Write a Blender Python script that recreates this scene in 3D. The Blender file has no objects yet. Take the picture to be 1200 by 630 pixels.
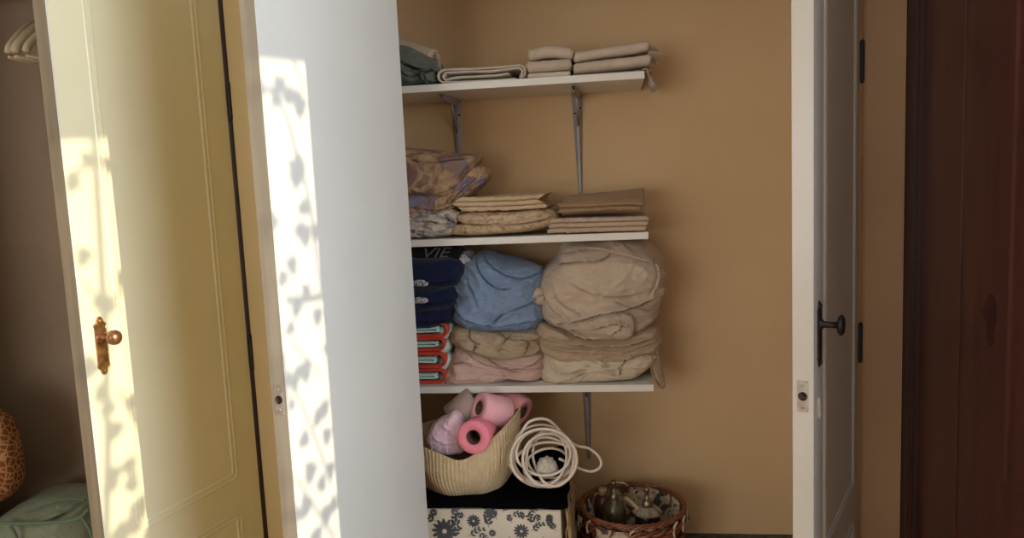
import bpy, bmesh, math, random
from mathutils import Vector, Matrix, noise
random.seed(7)
S = bpy.context.scene
COL = S.collection
PI = math.pi

# ------------------------------------------------------------------ camera
F = 900.0; YAW, PITCH, ROLL = map(math.radians, (7.6, 6.6, 2.6)); EYE = Vector((0, 0, 1.35))
fwd = Vector((-math.sin(YAW)*math.cos(PITCH), math.cos(YAW)*math.cos(PITCH), -math.sin(PITCH)))
r0 = Vector((math.cos(YAW), math.sin(YAW), 0)); u0 = r0.cross(fwd)
RT = math.cos(ROLL)*r0 - math.sin(ROLL)*u0; UP = math.sin(ROLL)*r0 + math.cos(ROLL)*u0
cd = bpy.data.cameras.new('camera'); cam = bpy.data.objects.new('camera', cd); COL.objects.link(cam)
cd.sensor_width = 36; cd.lens = F/1200*36; cd.clip_start = 0.02
cam.matrix_world = Matrix(((RT.x, UP.x, -fwd.x, EYE.x), (RT.y, UP.y, -fwd.y, EYE.y), (RT.z, UP.z, -fwd.z, EYE.z), (0, 0, 0, 1)))
S.camera = cam

def ray(px, py): return fwd + RT*((px-600)/F) - UP*((py-315)/F)
def at(px, py, Y):
    d = ray(px, py); return EYE + d*(Y/d.y)

# ------------------------------------------------------------------ light
S.view_settings.view_transform = 'Standard'; S.view_settings.look = 'None'
S.view_settings.gamma = 1; S.view_settings.use_curve_mapping = False
S.view_settings.exposure = 0.0
S.cycles.use_denoising = True
S.cycles.max_bounces = 8; S.cycles.diffuse_bounces = 5
S.cycles.sample_clamp_indirect = 6
SUN = Vector((0.938, -0.346, 0.2605)).normalized()
sd = bpy.data.lights.new('sun', 'SUN'); sd.energy = 4.4; sd.angle = math.radians(0.38); sd.color = (1.0, 0.86, 0.60)
so = bpy.data.objects.new('sun', sd); so.rotation_euler = SUN.to_track_quat('Z', 'Y').to_euler(); COL.objects.link(so)
w = bpy.data.worlds.new('sky'); S.world = w; w.use_nodes = True
w.node_tree.nodes['Background'].inputs[0].default_value = (0.62, 0.78, 1.0, 1); w.node_tree.nodes['Background'].inputs[1].default_value = 0.8
WY0, WY1, WZ0, WZ1, WX = -0.9, 0.8, 0.85, 2.336, 1.9      # window in the right wall
ad = bpy.data.lights.new('window_daylight', 'AREA'); ad.shape = 'RECTANGLE'; ad.size = 1.4; ad.size_y = 1.65
ad.energy = 98; ad.color = (0.88, 0.95, 1.0)
ao = bpy.data.objects.new('window_daylight', ad); COL.objects.link(ao)
ao.location = (WX+0.10, (WY0+WY1)/2, (WZ0+WZ1)/2); ao.rotation_euler = (0, math.radians(90), 0)

rd = bpy.data.lights.new('rear_fill_light', 'AREA'); rd.shape = 'RECTANGLE'; rd.size = 2.0; rd.size_y = 1.5  # fill lamp added behind the camera to brighten the closet
rd.energy = 50; rd.color = (1.0, 0.94, 0.84)
ro = bpy.data.objects.new('rear_fill_light', rd); COL.objects.link(ro); ro.location = (-1.9, -2.44, 1.35); ro.rotation_euler = (math.radians(90), 0, 0)
# ------------------------------------------------------------------ materials
def hexc(r, g, b):
    f = lambda c: ((c/255+0.055)/1.055)**2.4 if c > 10 else c/255/12.92
    return (f(r), f(g), f(b), 1)
def mat(name, col, rough=0.6, col2=None, nscale=8, nmix=(0.4, 0.6), bump=0.0, bscale=200, metal=0, coat=0, stretch=None, kind='noise', spec=0.5, sheen=0):
    m = bpy.data.materials.new(name); m.use_nodes = True
    nt = m.node_tree; N = nt.nodes; L = nt.links; b = N['Principled BSDF']
    b.inputs['Roughness'].default_value = rough; b.inputs['Metallic'].default_value = metal
    b.inputs['Coat Weight'].default_value = coat; b.inputs['Coat Roughness'].default_value = 0.2
    b.inputs['Specular IOR Level'].default_value = spec
    if sheen: b.inputs['Sheen Weight'].default_value = sheen
    tc = N.new('ShaderNodeTexCoord'); mp = N.new('ShaderNodeMapping'); L.new(tc.outputs['Object'], mp.inputs[0])
    if stretch: mp.inputs['Scale'].default_value = stretch
    n = N.new('ShaderNodeTexNoise'); n.inputs['Scale'].default_value = nscale; n.inputs['Detail'].default_value = 5
    L.new(mp.outputs[0], n.inputs['Vector'])
    cr = N.new('ShaderNodeValToRGB'); L.new(n.outputs['Fac'], cr.inputs[0])
    c2 = col2 or tuple(c*0.93 for c in col[:3]) + (1,)
    cr.color_ramp.elements[0].position = nmix[0]; cr.color_ramp.elements[0].color = c2
    cr.color_ramp.elements[1].position = nmix[1]; cr.color_ramp.elements[1].color = col
    L.new(cr.outputs[0], b.inputs['Base Color'])
    if bump:
        n2 = N.new('ShaderNodeTexNoise'); n2.inputs['Scale'].default_value = bscale; n2.inputs['Detail'].default_value = 3
        L.new(mp.outputs[0], n2.inputs['Vector'])
        bp = N.new('ShaderNodeBump'); bp.inputs['Strength'].default_value = bump; bp.inputs['Distance'].default_value = 0.002
        L.new(n2.outputs['Fac'], bp.inputs['Height']); L.new(bp.outputs[0], b.inputs['Normal'])
    m['ramp'] = cr.name
    return m
def cloth(name, rgb, rgb2=None, nscale=12, bump=0.35, bscale=350, nmix=(0.3, 0.7), rumple=0.6, rs=24):
    m = cloth0(name, rgb, rgb2, nscale, bump, bscale, nmix); nt = m.node_tree; N = nt.nodes; L = nt.links
    old = [n for n in N if n.type == 'BUMP'][0]
    if rumple:
        tc = N.new('ShaderNodeTexCoord'); mp = N.new('ShaderNodeMapping'); mp.inputs['Scale'].default_value = (0.8, 0.8, 1.5); mp.inputs['Rotation'].default_value = (0.2, 0.5, 0)
        L.new(tc.outputs['Object'], mp.inputs[0])
        n = N.new('ShaderNodeTexNoise'); n.noise_type = 'RIDGED_MULTIFRACTAL'; n.inputs['Scale'].default_value = rs; n.inputs['Detail'].default_value = 3; n.inputs['Distortion'].default_value = 0.8
        L.new(mp.outputs[0], n.inputs['Vector'])
        b = N.new('ShaderNodeBump'); b.inputs['Strength'].default_value = rumple; b.inputs['Distance'].default_value = 0.004
        L.new(n.outputs['Fac'], b.inputs['Height']); L.new(b.outputs[0], old.inputs['Normal'])
    return m
def cloth0(name, rgb, rgb2=None, nscale=12, bump=0.35, bscale=350, nmix=(0.3, 0.7)):
    return mat(name, hexc(*rgb), 0.9, hexc(*(rgb2 or tuple(int(c*0.93) for c in rgb))), nscale, nmix, bump, bscale, spec=0.15, sheen=0.15)
def pattern(name, cols, scale=30, pos=None, base_noise=6, rough=0.9, kind='noise', stretch=(1, 1, 1)):
    """printed fabric: several constant-interpolated patches over a warped noise"""
    m = bpy.data.materials.new(name); m.use_nodes = True
    nt = m.node_tree; N = nt.nodes; L = nt.links; b = N['Principled BSDF']; b.inputs['Roughness'].default_value = rough
    b.inputs['Specular IOR Level'].default_value = 0.15
    tc = N.new('ShaderNodeTexCoord'); mp = N.new('ShaderNodeMapping'); mp.inputs['Scale'].default_value = stretch
    L.new(tc.outputs['Object'], mp.inputs[0])
    if kind == 'voronoi':
        t = N.new('ShaderNodeTexVoronoi'); t.inputs['Scale'].default_value = scale; out = t.outputs['Distance']
    elif kind == 'edge':
        t = N.new('ShaderNodeTexVoronoi'); t.feature = 'DISTANCE_TO_EDGE'; t.inputs['Scale'].default_value = scale; out = t.outputs['Distance']
    elif kind == 'wave':
        t = N.new('ShaderNodeTexWave'); t.inputs['Scale'].default_value = scale; t.inputs['Distortion'].default_value = 4; out = t.outputs['Fac']
    else:
        t = N.new('ShaderNodeTexNoise'); t.inputs['Scale'].default_value = scale; t.inputs['Detail'].default_value = base_noise; t.inputs['Distortion'].default_value = 0.6; out = t.outputs['Fac']
    L.new(mp.outputs[0], t.inputs['Vector'])
    cr = N.new('ShaderNodeValToRGB'); L.new(out, cr.inputs[0]); e = cr.color_ramp.elements
    pos = pos or [i/len(cols) for i in range(len(cols))]
    while len(e) < len(cols): e.new(0.5)
    for i, c in enumerate(cols): e[i].position = pos[i]; e[i].color = hexc(*c)
    L.new(cr.outputs[0], b.inputs['Base Color'])
    return m

PAINT_IN = mat('white_paint', (0.63, 0.63, 0.61, 1), 0.42, (0.60, 0.60, 0.58, 1), 3, bump=0.05, bscale=40, coat=0.15)
PAINT_OUT = mat('cream_paint', (0.70, 0.665, 0.49, 1), 0.4, (0.67, 0.635, 0.465, 1), 3, bump=0.05, bscale=40, coat=0.25)
PAINT_BOUNCE = mat('yellow_bounce_paint', (0.80, 0.66, 0.22, 1), 0.5, (0.77, 0.63, 0.20, 1), 3)  # unseen outside of the middle leaf, yellowed to throw warm bounce on the left door
EDGE = mat('dark_edge_paint', (0.37, 0.325, 0.26, 1), 0.5, (0.31, 0.27, 0.21, 1), 6, bump=0.05, bscale=40, stretch=(8, 8, 0.6))  # free edge coloured darker than the door's faces
EDGE1 = mat('taupe_edge_paint', (0.25, 0.205, 0.145, 1), 0.5, (0.20, 0.165, 0.115, 1), 6, bump=0.05, bscale=40, stretch=(8, 8, 0.6))
JAMB = mat('brown_jamb_paint', (0.40, 0.25, 0.14, 1), 0.5, (0.37, 0.225, 0.125, 1), 3, bump=0.06, bscale=40)
PAINT_R = mat('off_white_paint', (0.56, 0.52, 0.475, 1), 0.42, (0.52, 0.485, 0.435, 1), 3, bump=0.05, bscale=40, coat=0.2)
OCHRE = mat('ochre_wall_paint', (0.665, 0.465, 0.265, 1), 0.8, (0.635, 0.44, 0.245, 1), 2.5, bump=0.25, bscale=60)
POST = mat('buff_frame_paint', (0.58, 0.44, 0.22, 1), 0.5, (0.55, 0.415, 0.205, 1), 3, bump=0.06, bscale=40)
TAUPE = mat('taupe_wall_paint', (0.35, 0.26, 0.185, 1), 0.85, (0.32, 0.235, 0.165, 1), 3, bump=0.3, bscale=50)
ROOM = mat('room_wall_paint', (0.66, 0.58, 0.45, 1), 0.8, (0.63, 0.55, 0.42, 1), 2)
CEIL = mat('ceiling_paint', (0.72, 0.70, 0.66, 1), 0.8)
FLOORM = mat('wood_floor', (0.36, 0.20, 0.10, 1), 0.4, (0.25, 0.13, 0.06, 1), 3, stretch=(1, 10, 1))
CFLOOR = mat('closet_floor_lino', hexc(96, 88, 76), 0.7, hexc(70, 62, 54), 40)
SHELFM = mat('white_laminate', (0.74, 0.72, 0.68, 1), 0.35, (0.72, 0.70, 0.66, 1), 3)
STEEL = mat('grey_painted_steel', (0.34, 0.32, 0.32, 1), 0.5, (0.30, 0.28, 0.28, 1), 6, metal=0.3)
MAHO = mat('mahogany', (0.105, 0.028, 0.020, 1), 0.34, (0.055, 0.016, 0.012, 1), 5, (0.25, 0.8), 0.1, 60, coat=0.25, stretch=(6, 6, 0.6))
MAHO_D = mat('dark_mahogany', (0.045, 0.014, 0.011, 1), 0.4, (0.03, 0.01, 0.008, 1), 5, stretch=(6, 6, 0.6))
BRASS = mat('aged_brass', (0.50, 0.30, 0.11, 1), 0.38, (0.22, 0.10, 0.04, 1), 60, (0.35, 0.7), metal=0.85)
KNOBM = mat('worn_bronze', (0.42, 0.22, 0.10, 1), 0.33, (0.22, 0.10, 0.05, 1), 50, metal=0.7)
BLACKM = mat('black_iron', (0.02, 0.015, 0.013, 1), 0.45, (0.012, 0.01, 0.01, 1), 30, metal=0.4)
PLATE = mat('painted_latch_metal', (0.45, 0.40, 0.36, 1), 0.4, (0.36, 0.30, 0.26, 1), 90, metal=0.3)
HOLE = mat('rusty_hole', (0.06, 0.025, 0.015, 1), 0.7, (0.01, 0.006, 0.005, 1), 150)

# ------------------------------------------------------------------ helpers
def link(name, bm, m, parent=None, smooth=True, mats=None):
    me = bpy.data.meshes.new(name); bmesh.ops.recalc_face_normals(bm, faces=bm.faces); bm.to_mesh(me); bm.free()
    for mm in (mats or [m]): me.materials.append(mm)
    if smooth: me.shade_smooth()
    o = bpy.data.objects.new(name, me); COL.objects.link(o)
    if parent: o.parent = parent
    return o
def tag(o, label, cat, group=None, kind=None):
    if label: o['label'] = label
    if cat: o['category'] = cat
    if group: o['group'] = group
    if kind: o['kind'] = kind
    return o
def thing(name, label, cat, loc=(0, 0, 0), group=None):
    o = bpy.data.objects.new(name, None); COL.objects.link(o); o.location = loc; o.empty_display_size = 0.05
    return tag(o, label, cat, group)
def struct(name, bm, m, smooth=False): return tag(link(name, bm, m, smooth=smooth), None, None, kind='structure')
def local(o, root):       # parent o under root keeping o's world-space mesh where it is
    o.parent = root; o.matrix_parent_inverse = Matrix.Translation(root.location).inverted(); return o
def bx(bm, x0, x1, y0, y1, z0, z1, bev=0, seg=2):
    g = bmesh.ops.create_cube(bm, size=1)['verts']
    for v in g: v.co = Vector(((x0+x1)/2+v.co.x*(x1-x0), (y0+y1)/2+v.co.y*(y1-y0), (z0+z1)/2+v.co.z*(z1-z0)))
    if bev:
        es = {e for v in g for e in v.link_edges}
        bmesh.ops.bevel(bm, geom=list(es), offset=bev, segments=seg, affect='EDGES')
    return bm
def box(*a, **k): return bx(bmesh.new(), *a, **k)
def tube(bm, pts, r, seg=8, closed=False, rads=None):
    pts = [Vector(p) for p in pts]; n = len(pts); rings = []
    prev = None
    for i, p in enumerate(pts):
        a = pts[(i-1) % n] if (i or closed) else p; b = pts[(i+1) % n] if (i < n-1 or closed) else p
        t = (b-a).normalized() if (b-a).length > 1e-9 else Vector((0, 0, 1))
        if prev is None: s = t.orthogonal().normalized()
        else:
            s = prev - t*prev.dot(t)
            s = s.normalized() if s.length > 1e-6 else t.orthogonal().normalized()
        prev = s; c = t.cross(s); rr = rads[i] if rads else r
        rings.append([bm.verts.new(p + (s*math.cos(2*PI*k/seg)+c*math.sin(2*PI*k/seg))*rr) for k in range(seg)])
    for i in range(n if closed else n-1):
        A, B = rings[i], rings[(i+1) % n]
        for k in range(seg): bm.faces.new((A[k], A[(k+1) % seg], B[(k+1) % seg], B[k]))
    if not closed: bm.faces.new(rings[0][::-1]); bm.faces.new(rings[-1])
    return bm
def lathe(bm, prof, M=Matrix(), seg=28):
    rings = []
    for r, z in prof:
        if r < 1e-5: rings.append([bm.verts.new(M @ Vector((0, 0, z)))])
        else: rings.append([bm.verts.new(M @ Vector((r*math.cos(2*PI*k/seg), r*math.sin(2*PI*k/seg), z))) for k in range(seg)])
    for A, B in zip(rings, rings[1:]):
        for k in range(seg):
            k2 = (k+1) % seg
            if len(A) == 1 and len(B) == 1: break
            if len(A) == 1: bm.faces.new((A[0], B[k2], B[k]))
            elif len(B) == 1: bm.faces.new((A[k], A[k2], B[0]))
            else: bm.faces.new((A[k], A[k2], B[k2], B[k]))
    return bm
def axisM(loc, d): return Matrix.Translation(Vector(loc)) @ Vector(d).to_track_quat('Z', 'Y').to_matrix().to_4x4()
def spline(P, per=8, closed=False):
    P = [Vector(p) for p in P]; n = len(P); out = []
    for i in range(n if closed else n-1):
        g = lambda k: P[k % n] if closed else P[max(0, min(n-1, k))]
        a, b, c, d = g(i-1), g(i), g(i+1), g(i+2)
        for j in range(per):
            t = j/per
            out.append(0.5*((2*b)+(c-a)*t+(2*a-5*b+4*c-d)*t*t+(3*b-a-3*c+d)*t**3))
    if not closed: out.append(P[-1])
    return out

def nvec(p):      # repeatable from run to run
    return Vector((noise.noise(p), noise.noise(p+Vector((17.3, 5.1, 9.7))), noise.noise(p+Vector((-8.9, 21.4, 3.3)))))
def ridged(p, octs=3):
    v, a, s = 0, 1, 0
    for _ in range(octs):
        v += a*(1-min(1, abs(noise.noise(p))*2.4))**1.5; s += a; a *= 0.55; p = p*2.03+Vector((3.1, 1.7, 5.2))
    return v/s-0.32
def wrinkle(p, scale, dirv=(1, 1, 1), seed=0, warp=0.5):
    q = Vector((p.x*dirv[0], p.y*dirv[1], p.z*dirv[2]))*scale + Vector((seed*7.3, seed*3.1, seed*1.9))
    q = q + warp*nvec(q*0.6)
    return ridged(q)

def puff(name, px, Yc, Df, Db, m, creases=(), wr=(0.006, 14, (1, 1, 1)), e=0.7, nt=84, na=240, seed=0, parent=None, fine=0.0015, lump=0.008, Yo=None, zmin=None, zmax=None, ymax=2.500):
    """a soft body with the traced silhouette, its own thickness front to back, wrinkled and creased"""
    O = [at(x, y, Yo or (Yc-0.3*Df)) for x, y in px]
    O = [Vector((p.x, p.z)) for p in O]
    sm = spline(O, 14, True)
    # resample by arc length
    Ls = [0]
    for i in range(len(sm)): Ls.append(Ls[-1]+(sm[(i+1) % len(sm)]-sm[i]).length)
    R = []; j = 0
    for k in range(na):
        t = Ls[-1]*k/na
        while Ls[j+1] < t: j += 1
        f = (t-Ls[j])/max(1e-9, Ls[j+1]-Ls[j]); R.append(sm[j].lerp(sm[(j+1) % len(sm)], f))
    c = Vector((sum(p.x for p in R)/na, sum(p.y for p in R)/na))
    W = max(p.x for p in R)-min(p.x for p in R); H = max(p.y for p in R)-min(p.y for p in R)
    CR = []
    for pl, amp, wd in creases:
        q = spline([Vector((at(x, y, Yc-Df).x, at(x, y, Yc-Df).z)) for x, y in pl], 5)
        CR.append((q, amp, wd))
    bm = bmesh.new(); rings = []
    for i in range(nt+1):
        t = PI*i/nt; s = math.sin(t)**e if 0 < i < nt else 0; cy = math.cos(t)
        y = Yc - (Df if cy > 0 else Db)*math.copysign(abs(cy)**e, cy)
        ring = []
        for k in range(1 if s == 0 else na):
            q = c + (R[k]-c)*s; P = Vector((q.x, y, q.y))
            n = Vector((R[k].x-c.x, 0, R[k].y-c.y))*(s*s)/max(W, H)*2 + Vector((0, -(1-s*s) if cy > 0 else (1-s*s), 0))
            if cy > 0: n += Vector((0, -0.35, 0))
            n.normalize()
            fade = 1.0 if s < 0.93 else 0.55
            d = wr[0]*wrinkle(P, wr[1], wr[2], seed)*fade*2 + lump*noise.noise(P*9+Vector((seed, 0, 0))) + fine*wrinkle(P, wr[1]*4, wr[2], seed+3)
            P2 = P + n*d
            if cy > -0.2:
                dy = 0
                for q2, amp, wd in CR:
                    bd = 1e9; sg = 1; bt = 0
                    for ii in range(len(q2)-1):
                        a, b = q2[ii], q2[ii+1]; ab = b-a; L2 = ab.length_squared
                        if L2 < 1e-12: continue
                        tt = max(0, min(1, (q-a).dot(ab)/L2)); dd = (q-(a+ab*tt)); dl = dd.length
                        if dl < bd: bd = dl; sg = 1 if ab.x*dd.y-ab.y*dd.x > 0 else -1; bt = (ii+tt)/(len(q2)-1)
                    if bd < wd*3.5:
                        endf = min(1, min(bt, 1-bt)*6+0.15)
                        if sg > 0: dy += 1.5*amp*endf*math.exp(-(bd/wd)**2)
                        else: dy -= 1.5*amp*endf*math.exp(-(bd/(wd*0.45))**2)
                P2 += Vector((0, -dy, 0))
            if zmin is not None and P2.z < zmin: P2.z = zmin+0.0005
            if zmax is not None and P2.z > zmax: P2.z = zmax-0.0005
            if P2.y > ymax: P2.y = ymax
            ring.append(bm.verts.new(P2))
        rings.append(ring)
    for A, B in zip(rings, rings[1:]):
        for k in range(na):
            k2 = (k+1) % na
            if len(A) == 1: bm.faces.new((A[0], B[k2], B[k]))
            elif len(B) == 1: bm.faces.new((A[k], A[k2], B[0]))
            else: bm.faces.new((A[k], A[k2], B[k2], B[k]))
    return link(name, bm, m, parent)

def serpentine(a0, a1, z0, h, n, first='hi', jit=0.0, rnd=None):
    """folded-sheet centre line in (a, z); layers joined alternately at a0/a1"""
    dz = h/n; P = []; side = 1 if first == 'hi' else 0
    rnd = rnd or random.Random(1)
    for k in range(n):
        z = z0+dz*(k+0.5); s, t = (a0, a1) if side == 1 else (a1, a0)
        j = rnd.uniform(-jit, jit)
        r = dz/2; sg = 1 if t > s else -1
        for i in range(15):
            f = i/14; P.append((s+sg*r+(t-sg*r+j*sg*0-s-sg*r)*f, z))
        if k < n-1:
            for i in range(1, 6):
                an = PI*i/6; P.append((t-sg*r+sg*r*math.sin(an), z+r-r*math.cos(an)))
        side = 1-side
    return P
def ribbon(name, path, th, b0, b1, axis, m, nb=60, amp=0.003, scale=14, warp=None, seed=0, parent=None, mats=None, matf=None, ruf=0.0012):
    """a folded sheet: path in (axis, z), extruded b0..b1 along the other horizontal axis"""
    n = len(path); L = []; R = []
    for i in range(n):
        a = path[max(0, i-1)]; b = path[min(n-1, i+1)]; tx, tz = b[0]-a[0], b[1]-a[1]; l = math.hypot(tx, tz) or 1
        nx, nz = -tz/l*th/2, tx/l*th/2
        L.append((path[i][0]+nx, path[i][1]+nz)); R.append((path[i][0]-nx, path[i][1]-nz))
    bm = bmesh.new(); rows = []
    for j in range(nb+1):
        f = j/nb; b = b0+(b1-b0)*f
        # round the long edges a little
        row = []
        for i, (a, z) in enumerate(L+R[::-1]):
            ci = i if i < n else 2*n-1-i
            edge = min(f, 1-f)*abs(b1-b0); k = max(0, 1-edge/(th*0.5)) if th > 0.003 else 0
            ca, cz = path[ci]; a2 = a+(ca-a)*k*k*0.7; z2 = z+(cz-z)*k*k*0.7
            # ragged edge between layers
            bb = b + ruf*3*noise.noise(Vector((a2*20, z2*60, f*2+seed)))*(1 if f > 0.5 else -1)*(1 if (f < 0.02 or f > 0.98) else 0)
            P = Vector((a2, bb, z2)) if axis == 'x' else Vector((bb, a2, z2))
            dv = nvec(P*scale*0.5+Vector((seed*5.1, seed, 0)))*amp*1.2
            dv.z = amp*(noise.noise(P*scale*0.6+Vector((seed, 2*seed, 0)))) + ruf*noise.noise(P*70)
            P += dv + Vector((0, 0, ruf*0.5))
            if warp: P = warp(P)
            row.append(bm.verts.new(P))
        rows.append(row)
    m2 = 2*n
    for A, B in zip(rows, rows[1:]):
        for i in range(m2):
            fc = bm.faces.new((A[i], A[(i+1) % m2], B[(i+1) % m2], B[i]))
            if matf: fc.material_index = matf(i if i < n else m2-1-i, n, i < n)
    for row in (rows[0], rows[-1]):
        for i in range(n-1):
            fc = bm.faces.new((row[i], row[i+1], row[m2-2-i], row[m2-1-i]))
            if matf: fc.material_index = matf(i, n, True)
    return link(name, bm, m, parent, mats=mats)

# ------------------------------------------------------------------ the room
FY = 1.95; BY = 2.51; CFZ = 0.147
struct('floor', box(-3.3, 2.0, -2.5, FY, -0.1, 0), FLOORM)
struct('ceiling', box(-3.3, 2.0, -2.5, 2.7, 2.62, 2.72), CEIL)
struct('wall_left', box(-3.3, -3.2, -2.5, FY, 0, 2.62), ROOM)
bm = bmesh.new()
bx(bm, -3.3, -2.9, -2.5, -2.4, 0, 2.62); bx(bm, -0.9, 2.0, -2.5, -2.4, 0, 2.62); bx(bm, -2.9, -0.9, -2.5, -2.4, 0, 0.6); bx(bm, -2.9, -0.9, -2.5, -2.4, 2.1, 2.62)
struct('wall_rear', bm, ROOM)
bm = bmesh.new()
bx(bm, WX, 2.0, -2.4, WY0, 0, 2.62); bx(bm, WX, 2.0, WY1, 2.05, 0, 2.62); bx(bm, WX, 2.0, WY0, WY1, 0, WZ0); bx(bm, WX, 2.0, WY0, WY1, WZ1, 2.62)
struct('wall_right', bm, ROOM)
bm = bmesh.new()
bx(bm, -0.991+0.004, -0.560, FY, 2.03, 0, 2.03, 0.003); struct('wall_middle', bm, POST)
bm = bmesh.new(); bx(bm, -3.2, -2.1, FY, 2.05, 0, 2.62); bx(bm, -2.1, 0.692, FY, 2.05, 2.02, 2.62); bx(bm, 0.692, 1.9, FY, 2.05, 2.3, 2.62); bx(bm, -2.1, -0.991, FY+0.02, 2.05, 0, CFZ)
struct('wall_front', bm, ROOM)
struct('trim_1', box(0.600, 0.692, FY-0.006, 2.02, 0, 2.3, 0.003), JAMB)      # jamb right of the closet
struct('trim_2', box(-0.515, 0.60, FY+0.02, 2.05, 0, CFZ), POST)              # plinth
struct('wall_back', box(-0.80, 0.80, BY, BY+0.06, 0, 2.62), OCHRE)
bm = bmesh.new(); bx(bm, 0.70, 0.80, 2.02, BY, 0, 2.62); bx(bm, 0.69, 1.9, FY, 2.02, 0, 2.62); struct('wall_front_right', bm, OCHRE)
bm = bmesh.new(); bx(bm, -0.80, -0.72, 2.03, BY, 0, 2.62); struct('wall_partition', bm, OCHRE)
struct('floor_closet', box(-2.75, 0.70, FY+0.02, BY, CFZ-0.03, CFZ), CFLOOR)
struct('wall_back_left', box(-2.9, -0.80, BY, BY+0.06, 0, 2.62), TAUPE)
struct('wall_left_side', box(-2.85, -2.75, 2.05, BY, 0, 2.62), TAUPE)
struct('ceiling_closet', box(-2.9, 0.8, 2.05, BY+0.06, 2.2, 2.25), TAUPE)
bm = bmesh.new()
for a in ((WY0-0.05, WY0+0.0), (WY1, WY1+0.05)): bx(bm, WX-0.02, 2.0, a[0], a[1], WZ0-0.05, WZ1+0.05)
bx(bm, WX-0.02, 2.0, WY0, WY1, WZ1, WZ1+0.05); bx(bm, WX-0.10, 2.0, WY0-0.05, WY1+0.05, WZ0-0.04, WZ0)
struct('window_1', bm, PAINT_IN)
bm = bmesh.new()
for a in ((-2.95, -2.9), (-0.9, -0.85), (-1.92, -1.88)): bx(bm, a[0], a[1], -2.44, -2.38, 0.55, 2.15)
bx(bm, -2.9, -0.9, -2.44, -2.38, 2.1, 2.15); bx(bm, -2.95, -0.85, -2.44, -2.3, 0.55, 0.6); struct('fill_opening_frame', bm, PAINT_IN)  # frame added round the opening for the rear fill lamp

# ------------------------------------------------------------------ door leaves
def round_rect(x0, x1, z0, z1, r, off):
    x0 += off; x1 -= off; z0 += off; z1 -= off; r = max(0.002, r-off); P = []
    for cx, cz, a0 in ((x1-r, z1-r, 0), (x0+r, z1-r, 90), (x0+r, z0+r, 180), (x1-r, z0+r, 270)):
        for i in range(6):
            a = math.radians(a0+90*i/5); P.append((cx+r*math.cos(a), cz+r*math.sin(a)))
    return P
def bead(bm, x0, x1, z0, z1, y=0, s=1, wd=0.022, h=0.004):
    prof = [(0, -0.001), (0, h*0.6), (0.002, h), (0.006, h), (0.008, h*0.15), (wd*0.55, h*0.1), (wd*0.6, h*0.9), (wd*0.85, h), (wd, h*0.2), (wd, -0.001)]
    rings = [[bm.verts.new((p[0], y+s*hh, p[1])) for p in round_rect(x0, x1, z0, z1, 0.022, o)] for o, hh in prof]
    for A, B in zip(rings, rings[1:]):
        n = len(A)
        for k in range(n): bm.faces.new((A[k], A[(k+1) % n], B[(k+1) % n], B[k]))
def plate_outline():
    half = [(0, 0.0635), (0.004, 0.063), (0.0075, 0.059), (0.0085, 0.054), (0.0115, 0.050), (0.0155, 0.047), (0.0160, 0.044), (0.0148, 0.040), (0.0150, 0.0)]
    up = [(x, z) for x, z in half]; rt = up + [(x, -z) for x, z in up[::-1][1:]]
    return rt + [(-x, z) for x, z in rt[::-1][1:-1]]
def escutcheon(parent, u, y, z, s, m, mk, knob='ball'):
    bm = bmesh.new(); out = plate_outline()
    rr = []
    for sc, d in ((1, 0), (1, 0.002), (0.9, 0.0035), (0.78, 0.0028)):
        rr.append([bm.verts.new((u+x*sc, y+s*d, z+zz*(1-(1-sc)*0.35))) for x, zz in out])
    for A, B in zip(rr, rr[1:]):
        for k in range(len(A)): bm.faces.new((A[k], A[(k+1) % len(A)], B[(k+1) % len(A)], B[k]))
    bm.faces.new(rr[-1])
    lathe(bm, [(0.004, 0), (0.004, 0.003), (0.0, 0.004)], axisM((u, y+s*0.003, z+0.054), (0, s, 0)), 10)
    lathe(bm, [(0.004, 0), (0.004, 0.003), (0.0, 0.004)], axisM((u, y+s*0.003, z-0.054), (0, s, 0)), 10)
    p = link('escutcheon_plate', bm, m, parent, smooth=False)
    bm = bmesh.new(); M = axisM((u, y+s*0.002, z+0.019), (0, s, 0))
    if knob == 'ball': pr = [(0.0145, 0), (0.0145, 0.003), (0.010, 0.006), (0.007, 0.012), (0.007, 0.022), (0.011, 0.026), (0.0155, 0.032), (0.0165, 0.038), (0.0150, 0.044), (0.010, 0.049), (0.0, 0.051)]
    elif knob == 'stub': pr = [(0.008, 0), (0.008, 0.006), (0.006, 0.009), (0.0, 0.010)]
    else: pr = [(0.011, 0), (0.011, 0.004), (0.0065, 0.007), (0.0055, 0.020), (0.0065, 0.030), (0.016, 0.033), (0.0195, 0.036), (0.0195, 0.039), (0.015, 0.043), (0.0, 0.045)]
    lathe(bm, pr, M, 28); link('door_knob', bm, mk, parent)
def latch(parent, L, yc, z):
    bm = box(L-0.001, L+0.0012, yc-0.010, yc+0.010, z-0.030, z+0.030, 0.0005); p = link('latch_plate', bm, PLATE, parent, smooth=False)
    bm = lathe(bmesh.new(), [(0.0085, 0), (0.0085, 0.0016), (0.0062, 0.0022), (0.0062, 0.0014), (0, 0.0014)], axisM((L+0.0005, yc, z), (1, 0, 0)), 20); link('latch_hole', bm, HOLE, parent)
    for dz in (-0.021, 0.021):
        bm = lathe(bmesh.new(), [(0.0028, 0), (0.0028, 0.0014), (0.0, 0.002)], axisM((L+0.0008, yc, z+dz), (1, 0, 0)), 12); link('screw', bm, PLATE, parent)
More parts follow.
